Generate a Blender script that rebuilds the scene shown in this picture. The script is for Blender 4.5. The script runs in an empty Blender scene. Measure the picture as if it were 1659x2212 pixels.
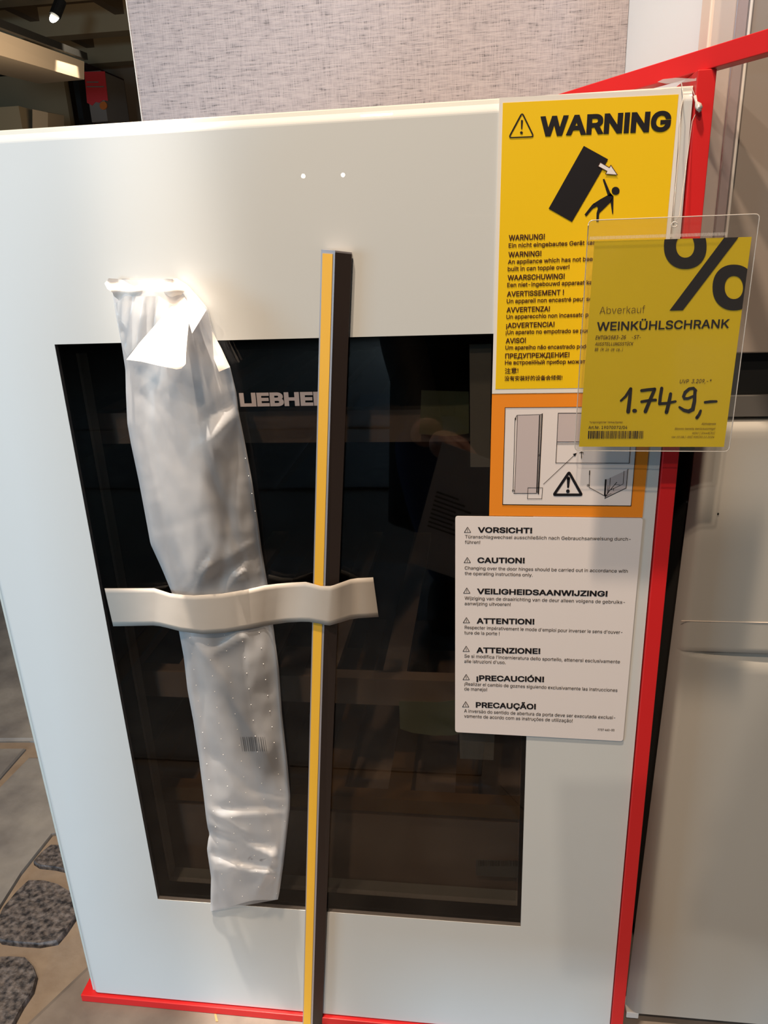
import bpy, bmesh, math, random, os
from mathutils import Vector, Matrix, noise, Euler
from mathutils.geometry import interpolate_bezier, delaunay_2d_cdt
random.seed(7)
S = bpy.context.scene
COL = S.collection

# ------------------------------------------------------------------ camera
CAM = Vector((0.43910, -0.56848, 0.79522))
FPX = 1624.68
RX = Vector((0.9916546867, 0.1228243972, -0.0391809890))   # picture right
RY = Vector((0.0055429968, -0.3442497688, -0.9388617427))  # picture down
RZ = Vector((-0.1288031740, 0.9308094671, -0.3420577119))  # view direction
cd = bpy.data.cameras.new('camera')
cam = bpy.data.objects.new('camera', cd); COL.objects.link(cam)
cd.sensor_fit = 'VERTICAL'; cd.sensor_height = 36.0; cd.lens = 36.0 * FPX / 2212.0
cd.clip_start = 0.01; cd.clip_end = 100
m = Matrix((RX, -RY, -RZ)).transposed().to_4x4(); m.translation = CAM
cam.matrix_world = m
S.camera = cam

# ------------------------------------------------------------------ world, lights, exposure
S.view_settings.view_transform = 'Standard'; S.view_settings.look = 'None'
S.view_settings.gamma = 1.0; S.view_settings.use_curve_mapping = False
S.view_settings.exposure = -0.10
S.cycles.max_bounces = 10; S.cycles.transparent_max_bounces = 24
W = bpy.data.worlds.new('showroom_ambient'); S.world = W; W.use_nodes = True
W.node_tree.nodes['Background'].inputs[0].default_value = (0.80, 0.86, 1.0, 1)
W.node_tree.nodes['Background'].inputs[1].default_value = 0.10

def aim(o, tgt):
    d = Vector(tgt) - o.location
    o.rotation_euler = d.to_track_quat('-Z', 'Y').to_euler()

def area(name, loc, tgt, size, power, col, sy=None):
    l = bpy.data.lights.new(name, 'AREA'); l.energy = power; l.color = col
    l.shape = 'RECTANGLE'; l.size = size; l.size_y = sy or size
    o = bpy.data.objects.new(name, l); COL.objects.link(o); o.location = loc; aim(o, tgt); return o

def spot(name, loc, tgt, power, col, ang, blend=0.5, rad=0.03):
    l = bpy.data.lights.new(name, 'SPOT'); l.energy = power; l.color = col
    l.spot_size = math.radians(ang); l.spot_blend = blend; l.shadow_soft_size = rad
    o = bpy.data.objects.new(name, l); COL.objects.link(o); o.location = loc; aim(o, tgt); return o

COOL = (0.50, 0.79, 1.05); WARM = (1.0, 0.78, 0.56)
area('shop_window_daylight', (0.78, -6.0, 0.62), (0.2, 0, 0.45), 0.8, 200, COOL, 0.62)
area('side_window_daylight', (-3.3, -2.1, 0.9), (0.05, 0, 0.30), 1.1, 55, (0.44, 0.80, 1.05), 1.5)
spot('ceiling_spot', (-0.04, -3.0, 2.9), (0.45, 0, 0.55), 90, (1, 0.86, 0.68), 62, 1.0, 0.035)
spot('ceiling_spot', (0.16, -1.7, 2.9), (0.44, 0, 0.80), 150, (1, 0.76, 0.54), 72, 1.0, 0.035)
spot('ceiling_spot', (0.175, -0.21, 2.9), (0.200, -0.03, 0.742), 1000, (1, 0.86, 0.70), 4.2, 1.0, 0.02)
spot('ceiling_spot', (0.1, -0.6, 2.9), (0.40, 0.0, 0.95), 330, (1, 0.78, 0.56), 56, 1.0, 0.05)
sc_ = Vector((-2.42, 4.95, 2.05)); spot('far_ceiling_spot', (-2.0, 5.2, 2.55), (-2.56, 5.28, 1.95), 150, (1, 0.84, 0.62), 34, 0.4, 0.02)
area('far_room_fill', (-1.25, 4.0, 1.3), (-3.0, 5.4, 2.1), 0.7, 26, (1, 0.76, 0.5))  # unseen area light added to brighten the bulkhead and its underside

# ------------------------------------------------------------------ helpers
def ray(px, py):
    return RX * ((px - 829.5) / FPX) + RY * ((py - 1106) / FPX) + RZ

def at(px, py, Y=0.0):
    "point of the upright plane y=Y that was measured at this pixel of the photograph"
    d = ray(px, py); return CAM + d * ((Y - CAM.y) / d.y)

def atz(px, py, Z):
    d = ray(px, py); return CAM + d * ((Z - CAM.z) / d.z)

def lk(o, label=None, cat=None, group=None, kind=None):
    if label: o['label'] = label
    if cat: o['category'] = cat
    if group: o['group'] = group
    if kind: o['kind'] = kind
    return o

def empty(name, loc=(0, 0, 0), **k):
    o = bpy.data.objects.new(name, None); o.empty_display_size = 0.02
    COL.objects.link(o); o.location = loc
    return lk(o, **k)

def mesh(name, vs, fs, mat, parent=None, smooth=False, bevel=0, **k):
    me = bpy.data.meshes.new(name); me.from_pydata([tuple(v) for v in vs], [], fs); me.update()
    if mat is not None:
        for x in (mat if isinstance(mat, (list, tuple)) else [mat]): me.materials.append(x)
    o = bpy.data.objects.new(name, me); COL.objects.link(o)
    if parent is not None:
        o.parent = parent
        off = Vector(parent.location)
        pp = parent.parent
        while pp is not None: off += Vector(pp.location); pp = pp.parent
        me.transform(Matrix.Translation(-off))
    if smooth: me.polygons.foreach_set('use_smooth', [True] * len(me.polygons))
    if bevel:
        b = o.modifiers.new('bevel', 'BEVEL'); b.width = bevel; b.segments = 2; b.limit_method = 'ANGLE'
    return lk(o, **k)

def fixn(o):
    bm = bmesh.new(); bm.from_mesh(o.data); bmesh.ops.recalc_face_normals(bm, faces=bm.faces); bm.to_mesh(o.data); bm.free(); return o

BF = [(0, 3, 2, 1), (4, 5, 6, 7), (0, 1, 5, 4), (1, 2, 6, 5), (2, 3, 7, 6), (3, 0, 4, 7)]
def boxv(x0, x1, y0, y1, z0, z1):
    return [(x0, y0, z0), (x1, y0, z0), (x1, y1, z0), (x0, y1, z0), (x0, y0, z1), (x1, y0, z1), (x1, y1, z1), (x0, y1, z1)]
def box(name, x0, x1, y0, y1, z0, z1, mat, parent=None, bevel=0, **k):
    return mesh(name, boxv(x0, x1, y0, y1, z0, z1), BF, mat, parent, bevel=bevel, **k)

def slab(name, pts, back, mat, parent=None, bevel=0, **k):
    "closed plate: front outline pts (3D, any order round), extruded by vector back"
    n = len(pts); b = Vector(back)
    vs = [Vector(p) for p in pts] + [Vector(p) + b for p in pts]
    fs = [tuple(range(n)), tuple(reversed(range(n, 2 * n)))] + [(i, n + i, n + (i + 1) % n, (i + 1) % n) for i in range(n)]
    return fixn(mesh(name, vs, fs, mat, parent, bevel=bevel, **k))

def tube_vf(path, r, seg=8):
    vs, fs = [], []
    path = [Vector(p) for p in path]
    for i, p in enumerate(path):
        t = (path[min(i + 1, len(path) - 1)] - path[max(i - 1, 0)]).normalized()
        u = t.cross(Vector((0.31, 0.9, 0.22))).normalized(); v = t.cross(u)
        for k in range(seg):
            a = 2 * math.pi * k / seg
            rr = r[i] if isinstance(r, (list, tuple)) else r
            vs.append(p + (u * math.cos(a) + v * math.sin(a)) * rr)
    for i in range(len(path) - 1):
        for k in range(seg):
            a = i * seg + k; b = i * seg + (k + 1) % seg
            fs.append((a, b, b + seg, a + seg))
    fs.append(tuple(range(seg))); fs.append(tuple(reversed(range((len(path) - 1) * seg, len(path) * seg))))
    return vs, fs
def tube(name, path, r, mat, parent=None, seg=8, **k):
    vs, fs = tube_vf(path, r, seg); return fixn(mesh(name, vs, fs, mat, parent, smooth=True, **k))

# ------------------------------------------------------------------ materials
def pbr(name, col, rough=0.5, metal=0.0, spec=0.5, coat=0, bump=None, var=None, trans=0, coat_r=0.03, emit=None, es=0, sss=0):
    mt = bpy.data.materials.new(name); mt.use_nodes = True; nt = mt.node_tree; b = nt.nodes['Principled BSDF']
    b.inputs['Base Color'].default_value = (*col, 1); b.inputs['Roughness'].default_value = rough
    b.inputs['Metallic'].default_value = metal; b.inputs['Specular IOR Level'].default_value = spec
    b.inputs['Coat Weight'].default_value = coat; b.inputs['Coat Roughness'].default_value = coat_r
    b.inputs['Transmission Weight'].default_value = trans
    if emit: b.inputs['Emission Color'].default_value = (*emit, 1); b.inputs['Emission Strength'].default_value = es
    if bump or var:
        tc = nt.nodes.new('ShaderNodeTexCoord')
        if var:   # (scale, amount, second colour)
            n = nt.nodes.new('ShaderNodeTexNoise'); n.inputs['Scale'].default_value = var[0]; n.inputs['Detail'].default_value = 6
            r = nt.nodes.new('ShaderNodeValToRGB'); r.color_ramp.elements[0].position = 0.5 - var[1]; r.color_ramp.elements[1].position = 0.5 + var[1]
            r.color_ramp.elements[0].color = (*col, 1); r.color_ramp.elements[1].color = (*var[2], 1)
            nt.links.new(tc.outputs['Object'], n.inputs['Vector']); nt.links.new(n.outputs['Fac'], r.inputs['Fac']); nt.links.new(r.outputs['Color'], b.inputs['Base Color'])
        if bump:  # (scale, strength, distance)
            n2 = nt.nodes.new('ShaderNodeTexNoise'); n2.inputs['Scale'].default_value = bump[0]; n2.inputs['Detail'].default_value = 8
            bp = nt.nodes.new('ShaderNodeBump'); bp.inputs['Strength'].default_value = bump[1]; bp.inputs['Distance'].default_value = bump[2]
            nt.links.new(tc.outputs['Object'], n2.inputs['Vector']); nt.links.new(n2.outputs['Fac'], bp.inputs['Height']); nt.links.new(bp.outputs['Normal'], b.inputs['Normal'])
    return mt

def schlick(nt, ior, bump=None):
    "Fresnel by |N.I| so that a thin sheet mirrors alike from both sides"
    f0 = ((ior - 1) / (ior + 1)) ** 2
    g = nt.nodes.new('ShaderNodeNewGeometry'); d = nt.nodes.new('ShaderNodeVectorMath'); d.operation = 'DOT_PRODUCT'
    nt.links.new(g.outputs['Normal'], d.inputs[0]); nt.links.new(g.outputs['Incoming'], d.inputs[1])
    if bump: nt.links.new(bump, d.inputs[0])
    def mth(op, a, b):
        m_ = nt.nodes.new('ShaderNodeMath'); m_.operation = op
        for k, v in ((0, a), (1, b)):
            if v is None: continue
            if isinstance(v, (int, float)): m_.inputs[k].default_value = v
            else: nt.links.new(v, m_.inputs[k])
        return m_.outputs[0]
    c_ = mth('ABSOLUTE', d.outputs['Value'], None); e = mth('POWER', mth('SUBTRACT', 1.0, c_), 5.0)
    return mth('ADD', mth('MULTIPLY', e, 1 - f0), f0)

def thin_clear(name, tint, ior=1.5, rough=0.0, body=None, body_w=0.0, refl=1.0):
    "thin clear sheet: lets light straight through with a tint, mirrors by Fresnel, optional milky body"
    mt = bpy.data.materials.new(name); mt.use_nodes = True; nt = mt.node_tree; nt.nodes.clear()
    out = nt.nodes.new('ShaderNodeOutputMaterial'); tr = nt.nodes.new('ShaderNodeBsdfTransparent'); tr.inputs[0].default_value = (*tint, 1)
    gl = nt.nodes.new('ShaderNodeBsdfGlossy'); gl.inputs['Roughness'].default_value = rough
    gl.inputs['Color'].default_value = (refl, refl, refl, 1)
    fr = None; fo = schlick(nt, ior)
    mx = nt.nodes.new('ShaderNodeMixShader')
    src = tr.outputs[0]
    if body:
        df = nt.nodes.new('ShaderNodeBsdfDiffuse'); df.inputs[0].default_value = (*body, 1)
        tl = nt.nodes.new('ShaderNodeBsdfTranslucent'); tl.inputs[0].default_value = (*body, 1)
        m0 = nt.nodes.new('ShaderNodeMixShader'); m0.inputs[0].default_value = 0.4
        nt.links.new(df.outputs[0], m0.inputs[1]); nt.links.new(tl.outputs[0], m0.inputs[2])
        m1 = nt.nodes.new('ShaderNodeMixShader'); m1.inputs[0].default_value = body_w
        nt.links.new(tr.outputs[0], m1.inputs[1]); nt.links.new(m0.outputs[0], m1.inputs[2]); src = m1.outputs[0]
    nt.links.new(fo, mx.inputs[0]); nt.links.new(src, mx.inputs[1]); nt.links.new(gl.outputs[0], mx.inputs[2])
    nt.links.new(mx.outputs[0], out.inputs[0])
    return mt, mx, gl, fr

def srgb(r, g, b):
    f = lambda c: (c / 255 / 12.92) if c / 255 <= 0.04045 else ((c / 255 + 0.055) / 1.055) ** 2.4
    return (f(r), f(g), f(b))

M = {}
M['white_glass'] = pbr('white_back_lacquered_glass', (0.585, 0.60, 0.605), 0.5, coat=1.0, coat_r=0.0, spec=0.2)
M['glass_edge'] = pbr('ground_glass_edge', (0.50, 0.52, 0.50), 0.5, coat=0.0)
M['glass_chamfer'] = pbr('glass_chamfer', (0.78, 0.81, 0.79), 0.3, coat=1.0, coat_r=0.02)
M['black_print'] = pbr('black_printed_border', (0.004, 0.004, 0.004), 1.0, coat=0, spec=0.0)
M['window'] = thin_clear('dark_tinted_glass', (0.56, 0.53, 0.515), ior=1.42)[0]
M['pane'] = thin_clear('clear_inner_glass', (0.9, 0.92, 0.9), ior=1.28)[0]
M['body'] = pbr('pale_grey_enamel', (0.55, 0.57, 0.57), 0.4)
M['inner'] = pbr('dark_interior_liner', (0.11, 0.075, 0.068), 0.55)
M['wood'] = pbr('beech_shelf', (0.85, 0.66, 0.58), 0.55, var=(14, 0.25, (0.72, 0.55, 0.47)))
M['amber'] = pbr('pale_shelf_wood', (0.50, 0.28, 0.12), 0.5)
M['rack_dark'] = pbr('dark_shelf_edge', (0.05, 0.04, 0.04), 0.5)
M['grey_logo'] = pbr('grey_lettering', srgb(140, 130, 130), 0.5)
M['card_white'] = pbr('white_card', srgb(222, 218, 214), 0.6, spec=0.3)
M['label_white'] = pbr('white_label', srgb(222, 214, 214), 0.55, spec=0.3)
M['yellow'] = pbr('yellow_print', (0.80, 0.52, 0.008), 0.45, spec=0.35)
M['tag_yellow'] = pbr('yellow_paper', (0.66, 0.47, 0.006), 0.7, spec=0.2, var=(9, 0.4, (0.56, 0.40, 0.006)))
M['orange'] = pbr('orange_print', (0.80, 0.25, 0.018), 0.5, spec=0.35)
M['ink'] = pbr('black_ink', (0.010, 0.009, 0.012), 0.5, spec=0.3)
M['brown_ink'] = pbr('brown_black_ink', (0.05, 0.018, 0.012), 0.5, spec=0.3)
M['grey_fill'] = pbr('grey_print', srgb(190, 178, 180), 0.6, spec=0.3)
M['white_fill'] = pbr('white_print', srgb(225, 220, 220), 0.6, spec=0.3)
M['pouch'] = thin_clear('clear_vinyl', (0.93, 0.93, 0.92), ior=1.3, rough=0.08, body=(0.75, 0.73, 0.71), body_w=0.035)[0]
M['clear_edge'] = pbr('clear_weld', (0.75, 0.75, 0.74), 0.15, trans=0.6, spec=0.8)
M['nylon'] = pbr('clear_nylon', (0.80, 0.76, 0.73), 0.12, trans=0.35, spec=0.9)
M['red'] = pbr('red_lacquer', (0.62, 0.016, 0.018), 0.42, spec=0.4)
M['tape'] = pbr('white_paper_tape', (0.46, 0.42, 0.385), 0.5, spec=0.5, bump=(60, 0.15, 0.001), var=(25, 0.35, (0.42, 0.38, 0.345)))
M['yel_adh'] = pbr('yellow_adhesive_liner', (0.80, 0.44, 0.035), 0.4, spec=0.5)
M['silver'] = pbr('silver_edge', (0.45, 0.42, 0.45), 0.35, metal=0.5)
M['bronze'] = pbr('dark_bronze_plastic', (0.042, 0.030, 0.028), 0.45, spec=0.4)
M['green_tape'] = pbr('pale_green_tape', (0.62, 0.68, 0.44), 0.6, var=(20, 0.3, (0.50, 0.56, 0.36)))
M['pale_tape'] = pbr('pale_grey_tape', (0.42, 0.44, 0.38), 0.6)
M['label_in'] = pbr('paper_label', (0.42, 0.42, 0.42), 0.6)
M['mortar'] = pbr('sand_mortar', srgb(142, 130, 118), 0.85, var=(40, 0.3, srgb(120, 107, 96)), bump=(90, 0.5, 0.002))
M['stone'] = pbr('grey_slate', srgb(142, 140, 138), 0.75, var=(16, 0.24, srgb(94, 92, 94)), bump=(30, 0.4, 0.003))
M['stone2'] = pbr('grey_slate_warm', srgb(138, 128, 120), 0.75, var=(16, 0.24, srgb(96, 88, 84)), bump=(30, 0.4, 0.003))
M['cobble'] = pbr('dark_rough_cobble', srgb(34, 34, 40), 0.6, var=(150, 0.15, srgb(108, 102, 102)), bump=(60, 0.9, 0.006))
M['cabinet_white'] = pbr('white_enamel', (0.86, 0.90, 0.95), 0.45, spec=0.4)
M['tall_front'] = pbr('warm_grey_steel', (0.29, 0.25, 0.225), 0.45)
M['film'] = thin_clear('clear_film', (0.86, 0.88, 0.92), ior=1.5, rough=0.1, body=(0.85, 0.86, 0.92), body_w=0.18)[0]
M['cream'] = pbr('cream_foam', (0.80, 0.68, 0.58), 0.6)
M['rose'] = pbr('rose_grey_gasket', (0.50, 0.38, 0.36), 0.5)
M['brushed'] = pbr('dishwasher_front', (0.40, 0.385, 0.36), 0.45, spec=0.4, bump=(300, 0.06, 0.0005))
M['brushed_side'] = pbr('dishwasher_rim', (0.42, 0.36, 0.30), 0.5, spec=0.4)
M['black'] = pbr('black_plastic', (0.010, 0.010, 0.010), 0.5)
M['dkgrey'] = pbr('dark_grey_strip', (0.10, 0.095, 0.092), 0.5)
M['dark_gap'] = pbr('brown_black_board', (0.022, 0.012, 0.009), 0.7)
M['ceil'] = pbr('brown_ceiling', (0.13, 0.092, 0.058), 0.8)
M['beam'] = pbr('tan_beam', (0.34, 0.255, 0.15), 0.7)
M['soffit'] = pbr('beige_soffit', (0.52, 0.43, 0.33), 0.7)
M['farwall'] = pbr('brown_far_wall', (0.22, 0.16, 0.11), 0.8)
M['poster_red'] = pbr('poster_red', (0.62, 0.035, 0.04), 0.5)
M['maroon'] = pbr('maroon_panel', (0.045, 0.010, 0.010), 0.6)
M['poster_orange'] = pbr('poster_orange', (0.55, 0.14, 0.02), 0.5)
M['poster_grey'] = pbr('poster_grey', (0.22, 0.19, 0.17), 0.5)
M['tan_box'] = pbr('tan_box', (0.60, 0.47, 0.32), 0.6)
M['lamp_on'] = pbr('lamp_glow', (1, 1, 1), 0.5, emit=(1.0, 0.93, 0.75), es=22)
M['spot_ball_on'] = pbr('spot_ball_glow', (1, 1, 1), 0.5, emit=(1.0, 0.9, 0.72), es=45)
M['rearwall'] = pbr('grey_beige_wall', (0.20, 0.175, 0.155), 0.8)
M['banner'] = pbr('white_banner', (0.9, 0.88, 0.92), 0.6)

def linen():
    mt = bpy.data.materials.new('grey_linen_laminate'); mt.use_nodes = True; nt = mt.node_tree; b = nt.nodes['Principled BSDF']; b.inputs['Roughness'].default_value = 0.5
    tc = nt.nodes.new('ShaderNodeTexCoord'); fs = []
    for sx, sz in ((70, 1300), (1300, 70), (60, 500)):
        mp = nt.nodes.new('ShaderNodeMapping'); mp.inputs['Scale'].default_value = (sx, 1, sz)
        n = nt.nodes.new('ShaderNodeTexNoise'); n.inputs['Scale'].default_value = 1.0; n.inputs['Detail'].default_value = 3
        nt.links.new(tc.outputs['Object'], mp.inputs[0]); nt.links.new(mp.outputs[0], n.inputs['Vector']); fs.append(n)
    a = nt.nodes.new('ShaderNodeMath'); a.operation = 'ADD'; nt.links.new(fs[0].outputs['Fac'], a.inputs[0]); nt.links.new(fs[1].outputs['Fac'], a.inputs[1])
    h = nt.nodes.new('ShaderNodeMath'); h.operation = 'ADD'; nt.links.new(a.outputs[0], h.inputs[0]); nt.links.new(fs[2].outputs['Fac'], h.inputs[1])
    r = nt.nodes.new('ShaderNodeMapRange'); r.inputs[1].default_value = 1.12; r.inputs[2].default_value = 1.85; nt.links.new(h.outputs[0], r.inputs[0])
    c = nt.nodes.new('ShaderNodeValToRGB'); c.color_ramp.elements[0].color = (0.10, 0.085, 0.09, 1); c.color_ramp.elements[1].color = (0.37, 0.32, 0.325, 1)
    c.color_ramp.elements[1].position = 0.8
    e = c.color_ramp.elements.new(0.22); e.color = (0.265, 0.23, 0.24, 1)
    nt.links.new(r.outputs[0], c.inputs[0]); nt.links.new(c.outputs[0], b.inputs['Base Color'])
    bp = nt.nodes.new('ShaderNodeBump'); bp.inputs['Strength'].default_value = 0.3; bp.inputs['Distance'].default_value = 0.001
    nt.links.new(h.outputs[0], bp.inputs['Height']); nt.links.new(bp.outputs[0], b.inputs['Normal'])
    return mt
M['linen'] = linen()

def bagmat(name, col, tr, rough=0.22, transl=0.45):
    mt = bpy.data.materials.new(name); mt.use_nodes = True; nt = mt.node_tree; nt.nodes.clear()
    out = nt.nodes.new('ShaderNodeOutputMaterial')
    df = nt.nodes.new('ShaderNodeBsdfDiffuse'); df.inputs[0].default_value = (*col, 1)
    tl = nt.nodes.new('ShaderNodeBsdfTranslucent'); tl.inputs[0].default_value = (*col, 1)
    ts = nt.nodes.new('ShaderNodeBsdfTransparent')
    gl = nt.nodes.new('ShaderNodeBsdfGlossy'); gl.inputs['Roughness'].default_value = rough
    a = nt.nodes.new('ShaderNodeMixShader'); a.inputs[0].default_value = transl
    nt.links.new(df.outputs[0], a.inputs[1]); nt.links.new(tl.outputs[0], a.inputs[2])
    b = nt.nodes.new('ShaderNodeMixShader'); b.inputs[0].default_value = tr
    nt.links.new(a.outputs[0], b.inputs[1]); nt.links.new(ts.outputs[0], b.inputs[2])
    c = nt.nodes.new('ShaderNodeMixShader'); nt.links.new(schlick(nt, 1.36), c.inputs[0])
    nt.links.new(b.outputs[0], c.inputs[1]); nt.links.new(gl.outputs[0], c.inputs[2]); nt.links.new(c.outputs[0], out.inputs[0])
    tc = nt.nodes.new('ShaderNodeTexCoord'); n = nt.nodes.new('ShaderNodeTexNoise'); n.inputs['Scale'].default_value = 28; n.inputs['Detail'].default_value = 2
    bp = nt.nodes.new('ShaderNodeBump'); bp.inputs['Strength'].default_value = 0.15; bp.inputs['Distance'].default_value = 0.004
    nt.links.new(tc.outputs['Object'], n.inputs['Vector']); nt.links.new(n.outputs['Fac'], bp.inputs['Height'])
    for x in (df, gl, tl): nt.links.new(bp.outputs[0], x.inputs['Normal'])
    return mt
M['bag'] = bagmat('milky_plastic_film', (0.84, 0.84, 0.88), 0.60, 0.33, 0.35)
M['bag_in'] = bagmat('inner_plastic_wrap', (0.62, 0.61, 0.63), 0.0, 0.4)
M['bag_dark'] = pbr('wrapped_part', (0.16, 0.14, 0.135), 0.7)
M['bag_clear'] = bagmat('thin_plastic_film', (0.75, 0.78, 0.82), 0.30, 0.10)
M['flap'] = pbr('cream_plastic_flap', (0.84, 0.78, 0.73), 0.45, spec=0.3)

# ------------------------------------------------------------------ setting
FZ = -0.010      # top of the paving
fl = mesh('floor', [(-9, -9.2, FZ - 0.006), (6, -9.2, FZ - 0.006), (6, 10, FZ - 0.006), (-9, 10, FZ - 0.006)], [(0, 1, 2, 3)], M['mortar'], kind='structure')
def stone(pix, mat, name, h=0.0, world=None):
    P = [atz(q[0], q[1], FZ) if len(q) == 2 else Vector(q) for q in pix] if pix else [Vector((a, b, FZ)) for a, b in world]
    c = sum(P, Vector()) / len(P); n = len(P)
    z = Vector((0, 0, h)); top = [c + (p - c) * 0.975 + z for p in P]
    low = [p - Vector((0, 0, 0.003)) + z * 0.5 for p in P]; bot = [p - Vector((0, 0, 0.02)) for p in P]
    vs = top + low + bot; fs = [tuple(range(n))]
    for k in (0, 1): fs += [(k * n + i, (k + 1) * n + i, (k + 1) * n + (i + 1) % n, k * n + (i + 1) % n) for i in range(n)]
    return fixn(mesh(name, vs, fs, mat, fl))
stone([(-420, 1602), (53, 1598), (-0.02, 0.47, FZ), (-0.05, 1.12, FZ), (-1.15, 1.10, FZ), (-1.15, 0.415, FZ)], M['stone'], 'slate_slab')
stone([(-300, 1618), (55, 1615), (-30, 1712), (-260, 1900)], M['stone'], 'slate_slab')
stone([(62, 1634), (-0.02, 0.43, FZ), (-0.02, 0.285, FZ), (112, 1800), (45, 1884), (-8, 1968), (-220, 2150), (-300, 1980), (-25, 1722)], M['stone'], 'slate_slab')
stone([(72, 1862), (90, 1842), (110, 1826), (200, 1830), (230, 1900), (120, 1874), (84, 1870)], M['cobble'], 'dark_cobble', 0.002)
stone([(62, 1902), (95, 1902), (125, 1910), (160, 1930), (166, 1978), (143, 2012), (124, 2034), (85, 2041), (40, 2038), (2, 2033), (-18, 2012), (6, 1962), (36, 1926)], M['cobble'], 'dark_cobble', 0.002)
stone([(-60, 2072), (20, 2066), (55, 2068), (72, 2086), (80, 2108), (72, 2140), (50, 2172), (36, 2198), (14, 2240), (-70, 2330), (-190, 2240)], M['cobble'], 'dark_cobble', 0.002)
stone([(-90, 1985), (-30, 2022), (-70, 2060), (-230, 2200), (-250, 2170)], M['cobble'], 'dark_cobble', 0.002)
stone(None, M['stone2'], 'slate_slab', world=[(0.60, 0.55), (0.25, 0.60), (-0.012, 0.075), (-0.062, -0.035), (-0.25, -0.40), (0.45, -0.40), (0.9, 0.30)])
stone(None, M['stone'], 'slate_slab', world=[(-0.26, -0.42), (0.44, -0.42), (0.5, -1.2), (-0.3, -1.3)])
stone(None, M['stone2'], 'slate_slab', world=[(0.47, -0.40), (0.92, 0.28), (1.6, 0.2), (1.5, -1.1), (0.52, -1.2)])
stone(None, M['stone'], 'slate_slab', world=[(-1.15, 0.385), (-0.66, 0.385), (-0.42, 0.12), (-0.30, -0.26), (-1.02, -0.26)])
stone(None, M['stone2'], 'slate_slab', world=[(-0.30, -0.40), (-0.33, -1.28), (-1.1, -1.2), (-1.0, -0.3)])
for i in range(-4, 4):
    for j in range(-4, 5):
        cx, cy = i * 0.92 + 0.2, j * 0.86 + 0.3
        if (-1.35 < cx < 1.7 and -1.6 < cy < 1.2): continue
        jx = lambda: random.uniform(-0.03, 0.03)
        stone(None, random.choice((M['stone'], M['stone2'])), 'slate_slab', world=[(cx - .44 + jx(), cy - .41 + jx()), (cx + .44 + jx(), cy - .41 + jx()), (cx + .44 + jx(), cy + .41 + jx()), (cx - .44 + jx(), cy + .41 + jx())])

box('ceiling', -9, 6, -9.2, 10, 3.1, 3.15, M['ceil'], kind='structure')
box('wall_far', -9, 6, 9.5, 9.6, FZ, 3.1, M['farwall'], kind='structure')
box('wall_rear', -9, 6, -8.75, -8.65, FZ, 3.1, M['rearwall'], kind='structure')
box('wall_right', 5.9, 6, -9.1, 9.5, FZ, 3.1, M['rearwall'], kind='structure')
box('wall_left', -9, -8.9, -9.1, 9.5, FZ, 3.1, M['rearwall'], kind='structure')
LX = -0.035
box('wall_back', LX, 0.6175, 0.56, 0.60, FZ, 2.4, M['linen'], kind='structure')
box('trim_1', LX - 0.0012, LX - 0.0001, 0.559, 0.601, FZ, 2.4, M['card_white'], kind='structure')

# far showroom seen past the linen panel
def farbox(name, px0, py0, px1, py1, Y, depth, mat, parent=None, **k):
    a, b = at(px0, py0, Y), at(px1, py1, Y)
    return box(name, min(a.x, b.x), max(a.x, b.x), Y, Y + depth, min(a.z, b.z), max(a.z, b.z), mat, parent, **k)
def beam(y0, y1, drop, n):
    return box('trim_%d' % n, -9, 6, y0, y1, 3.1 - drop, 3.1, M['beam'], kind='structure')
beam(6.55, 6.75, 0.26, 2); beam(7.75, 7.95, 0.26, 3); beam(8.9, 9.1, 0.28, 4)
for n, (x0, x1) in enumerate(((-5.0, -4.9), (-4.1, -4.0), (-3.2, -3.1))): box('trim_%d' % (5 + n), x0, x1, 5.2, 9.5, 2.98, 3.1, M['ceil'], kind='structure')
so = empty('soffit_bulkhead', at(60, 150, 5.2), label='beige hanging bulkhead with a bright lamp scallop on its face', cat='bulkhead')
s0, s1 = 3.6, 5.6
F0 = [at(-130, 22, s0), at(182, 133, s1), at(182, 172, s1), at(-130, 82, s0)]
bk_ = at(85, 181, 6.25) - at(182, 172, 5.6)
fixn(mesh('fascia', F0 + [p + bk_ for p in F0], BF, M['soffit'], so))
tr_ = [at(-130, 16, 3.55), at(182, 130, 5.57)]
mesh('lamp_track', [p + Vector(o) for p in tr_ for o in ((0, 0, 0), (0.03, 0, 0), (0.03, 0, 0.045), (0, 0, 0.045))], [(0, 1, 5, 4), (1, 2, 6, 5), (2, 3, 7, 6), (3, 0, 4, 7)], M['black'], so)
farbox('shop_wall_panel', -60, 170, 158, 300, 8.6, 0.1, M['beam'], label='plain tan wall panel under the beige bulkhead', cat='wall panel')
farbox('dark_pillar', 150, 130, 188, 300, 8.3, 0.2, M['black'], label='black square pillar left of the red poster', cat='pillar')
farbox('maroon_panel', 186, 136, 300, 900, 8.55, 0.945, M['maroon'], label='dark maroon wall panel behind the red poster', cat='wall panel')
po = empty('red_poster', at(205, 200, 8.0), label='red poster with an orange dot and grey foot hanging by the pillar', cat='poster')
farbox('sheet', 182, 155, 233, 262, 8.0, 0.55, M['poster_grey'], po)
a_ = [at(x, y, 7.99) for x, y in ((182, 155), (226, 154), (233, 218), (222, 216), (214, 222), (206, 220), (199, 228), (188, 222))]
slab('red_field', a_, (0, 0.009, 0), M['poster_red'], po)
for yy, xw in ((176, 212), (186, 224)):
    slab('text_bar', [at(187, yy, 7.98), at(xw, yy, 7.98), at(xw, yy + 2.4, 7.98), at(187, yy + 2.4, 7.98)], (0, 0.009, 0), M['poster_grey'], po)
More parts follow.
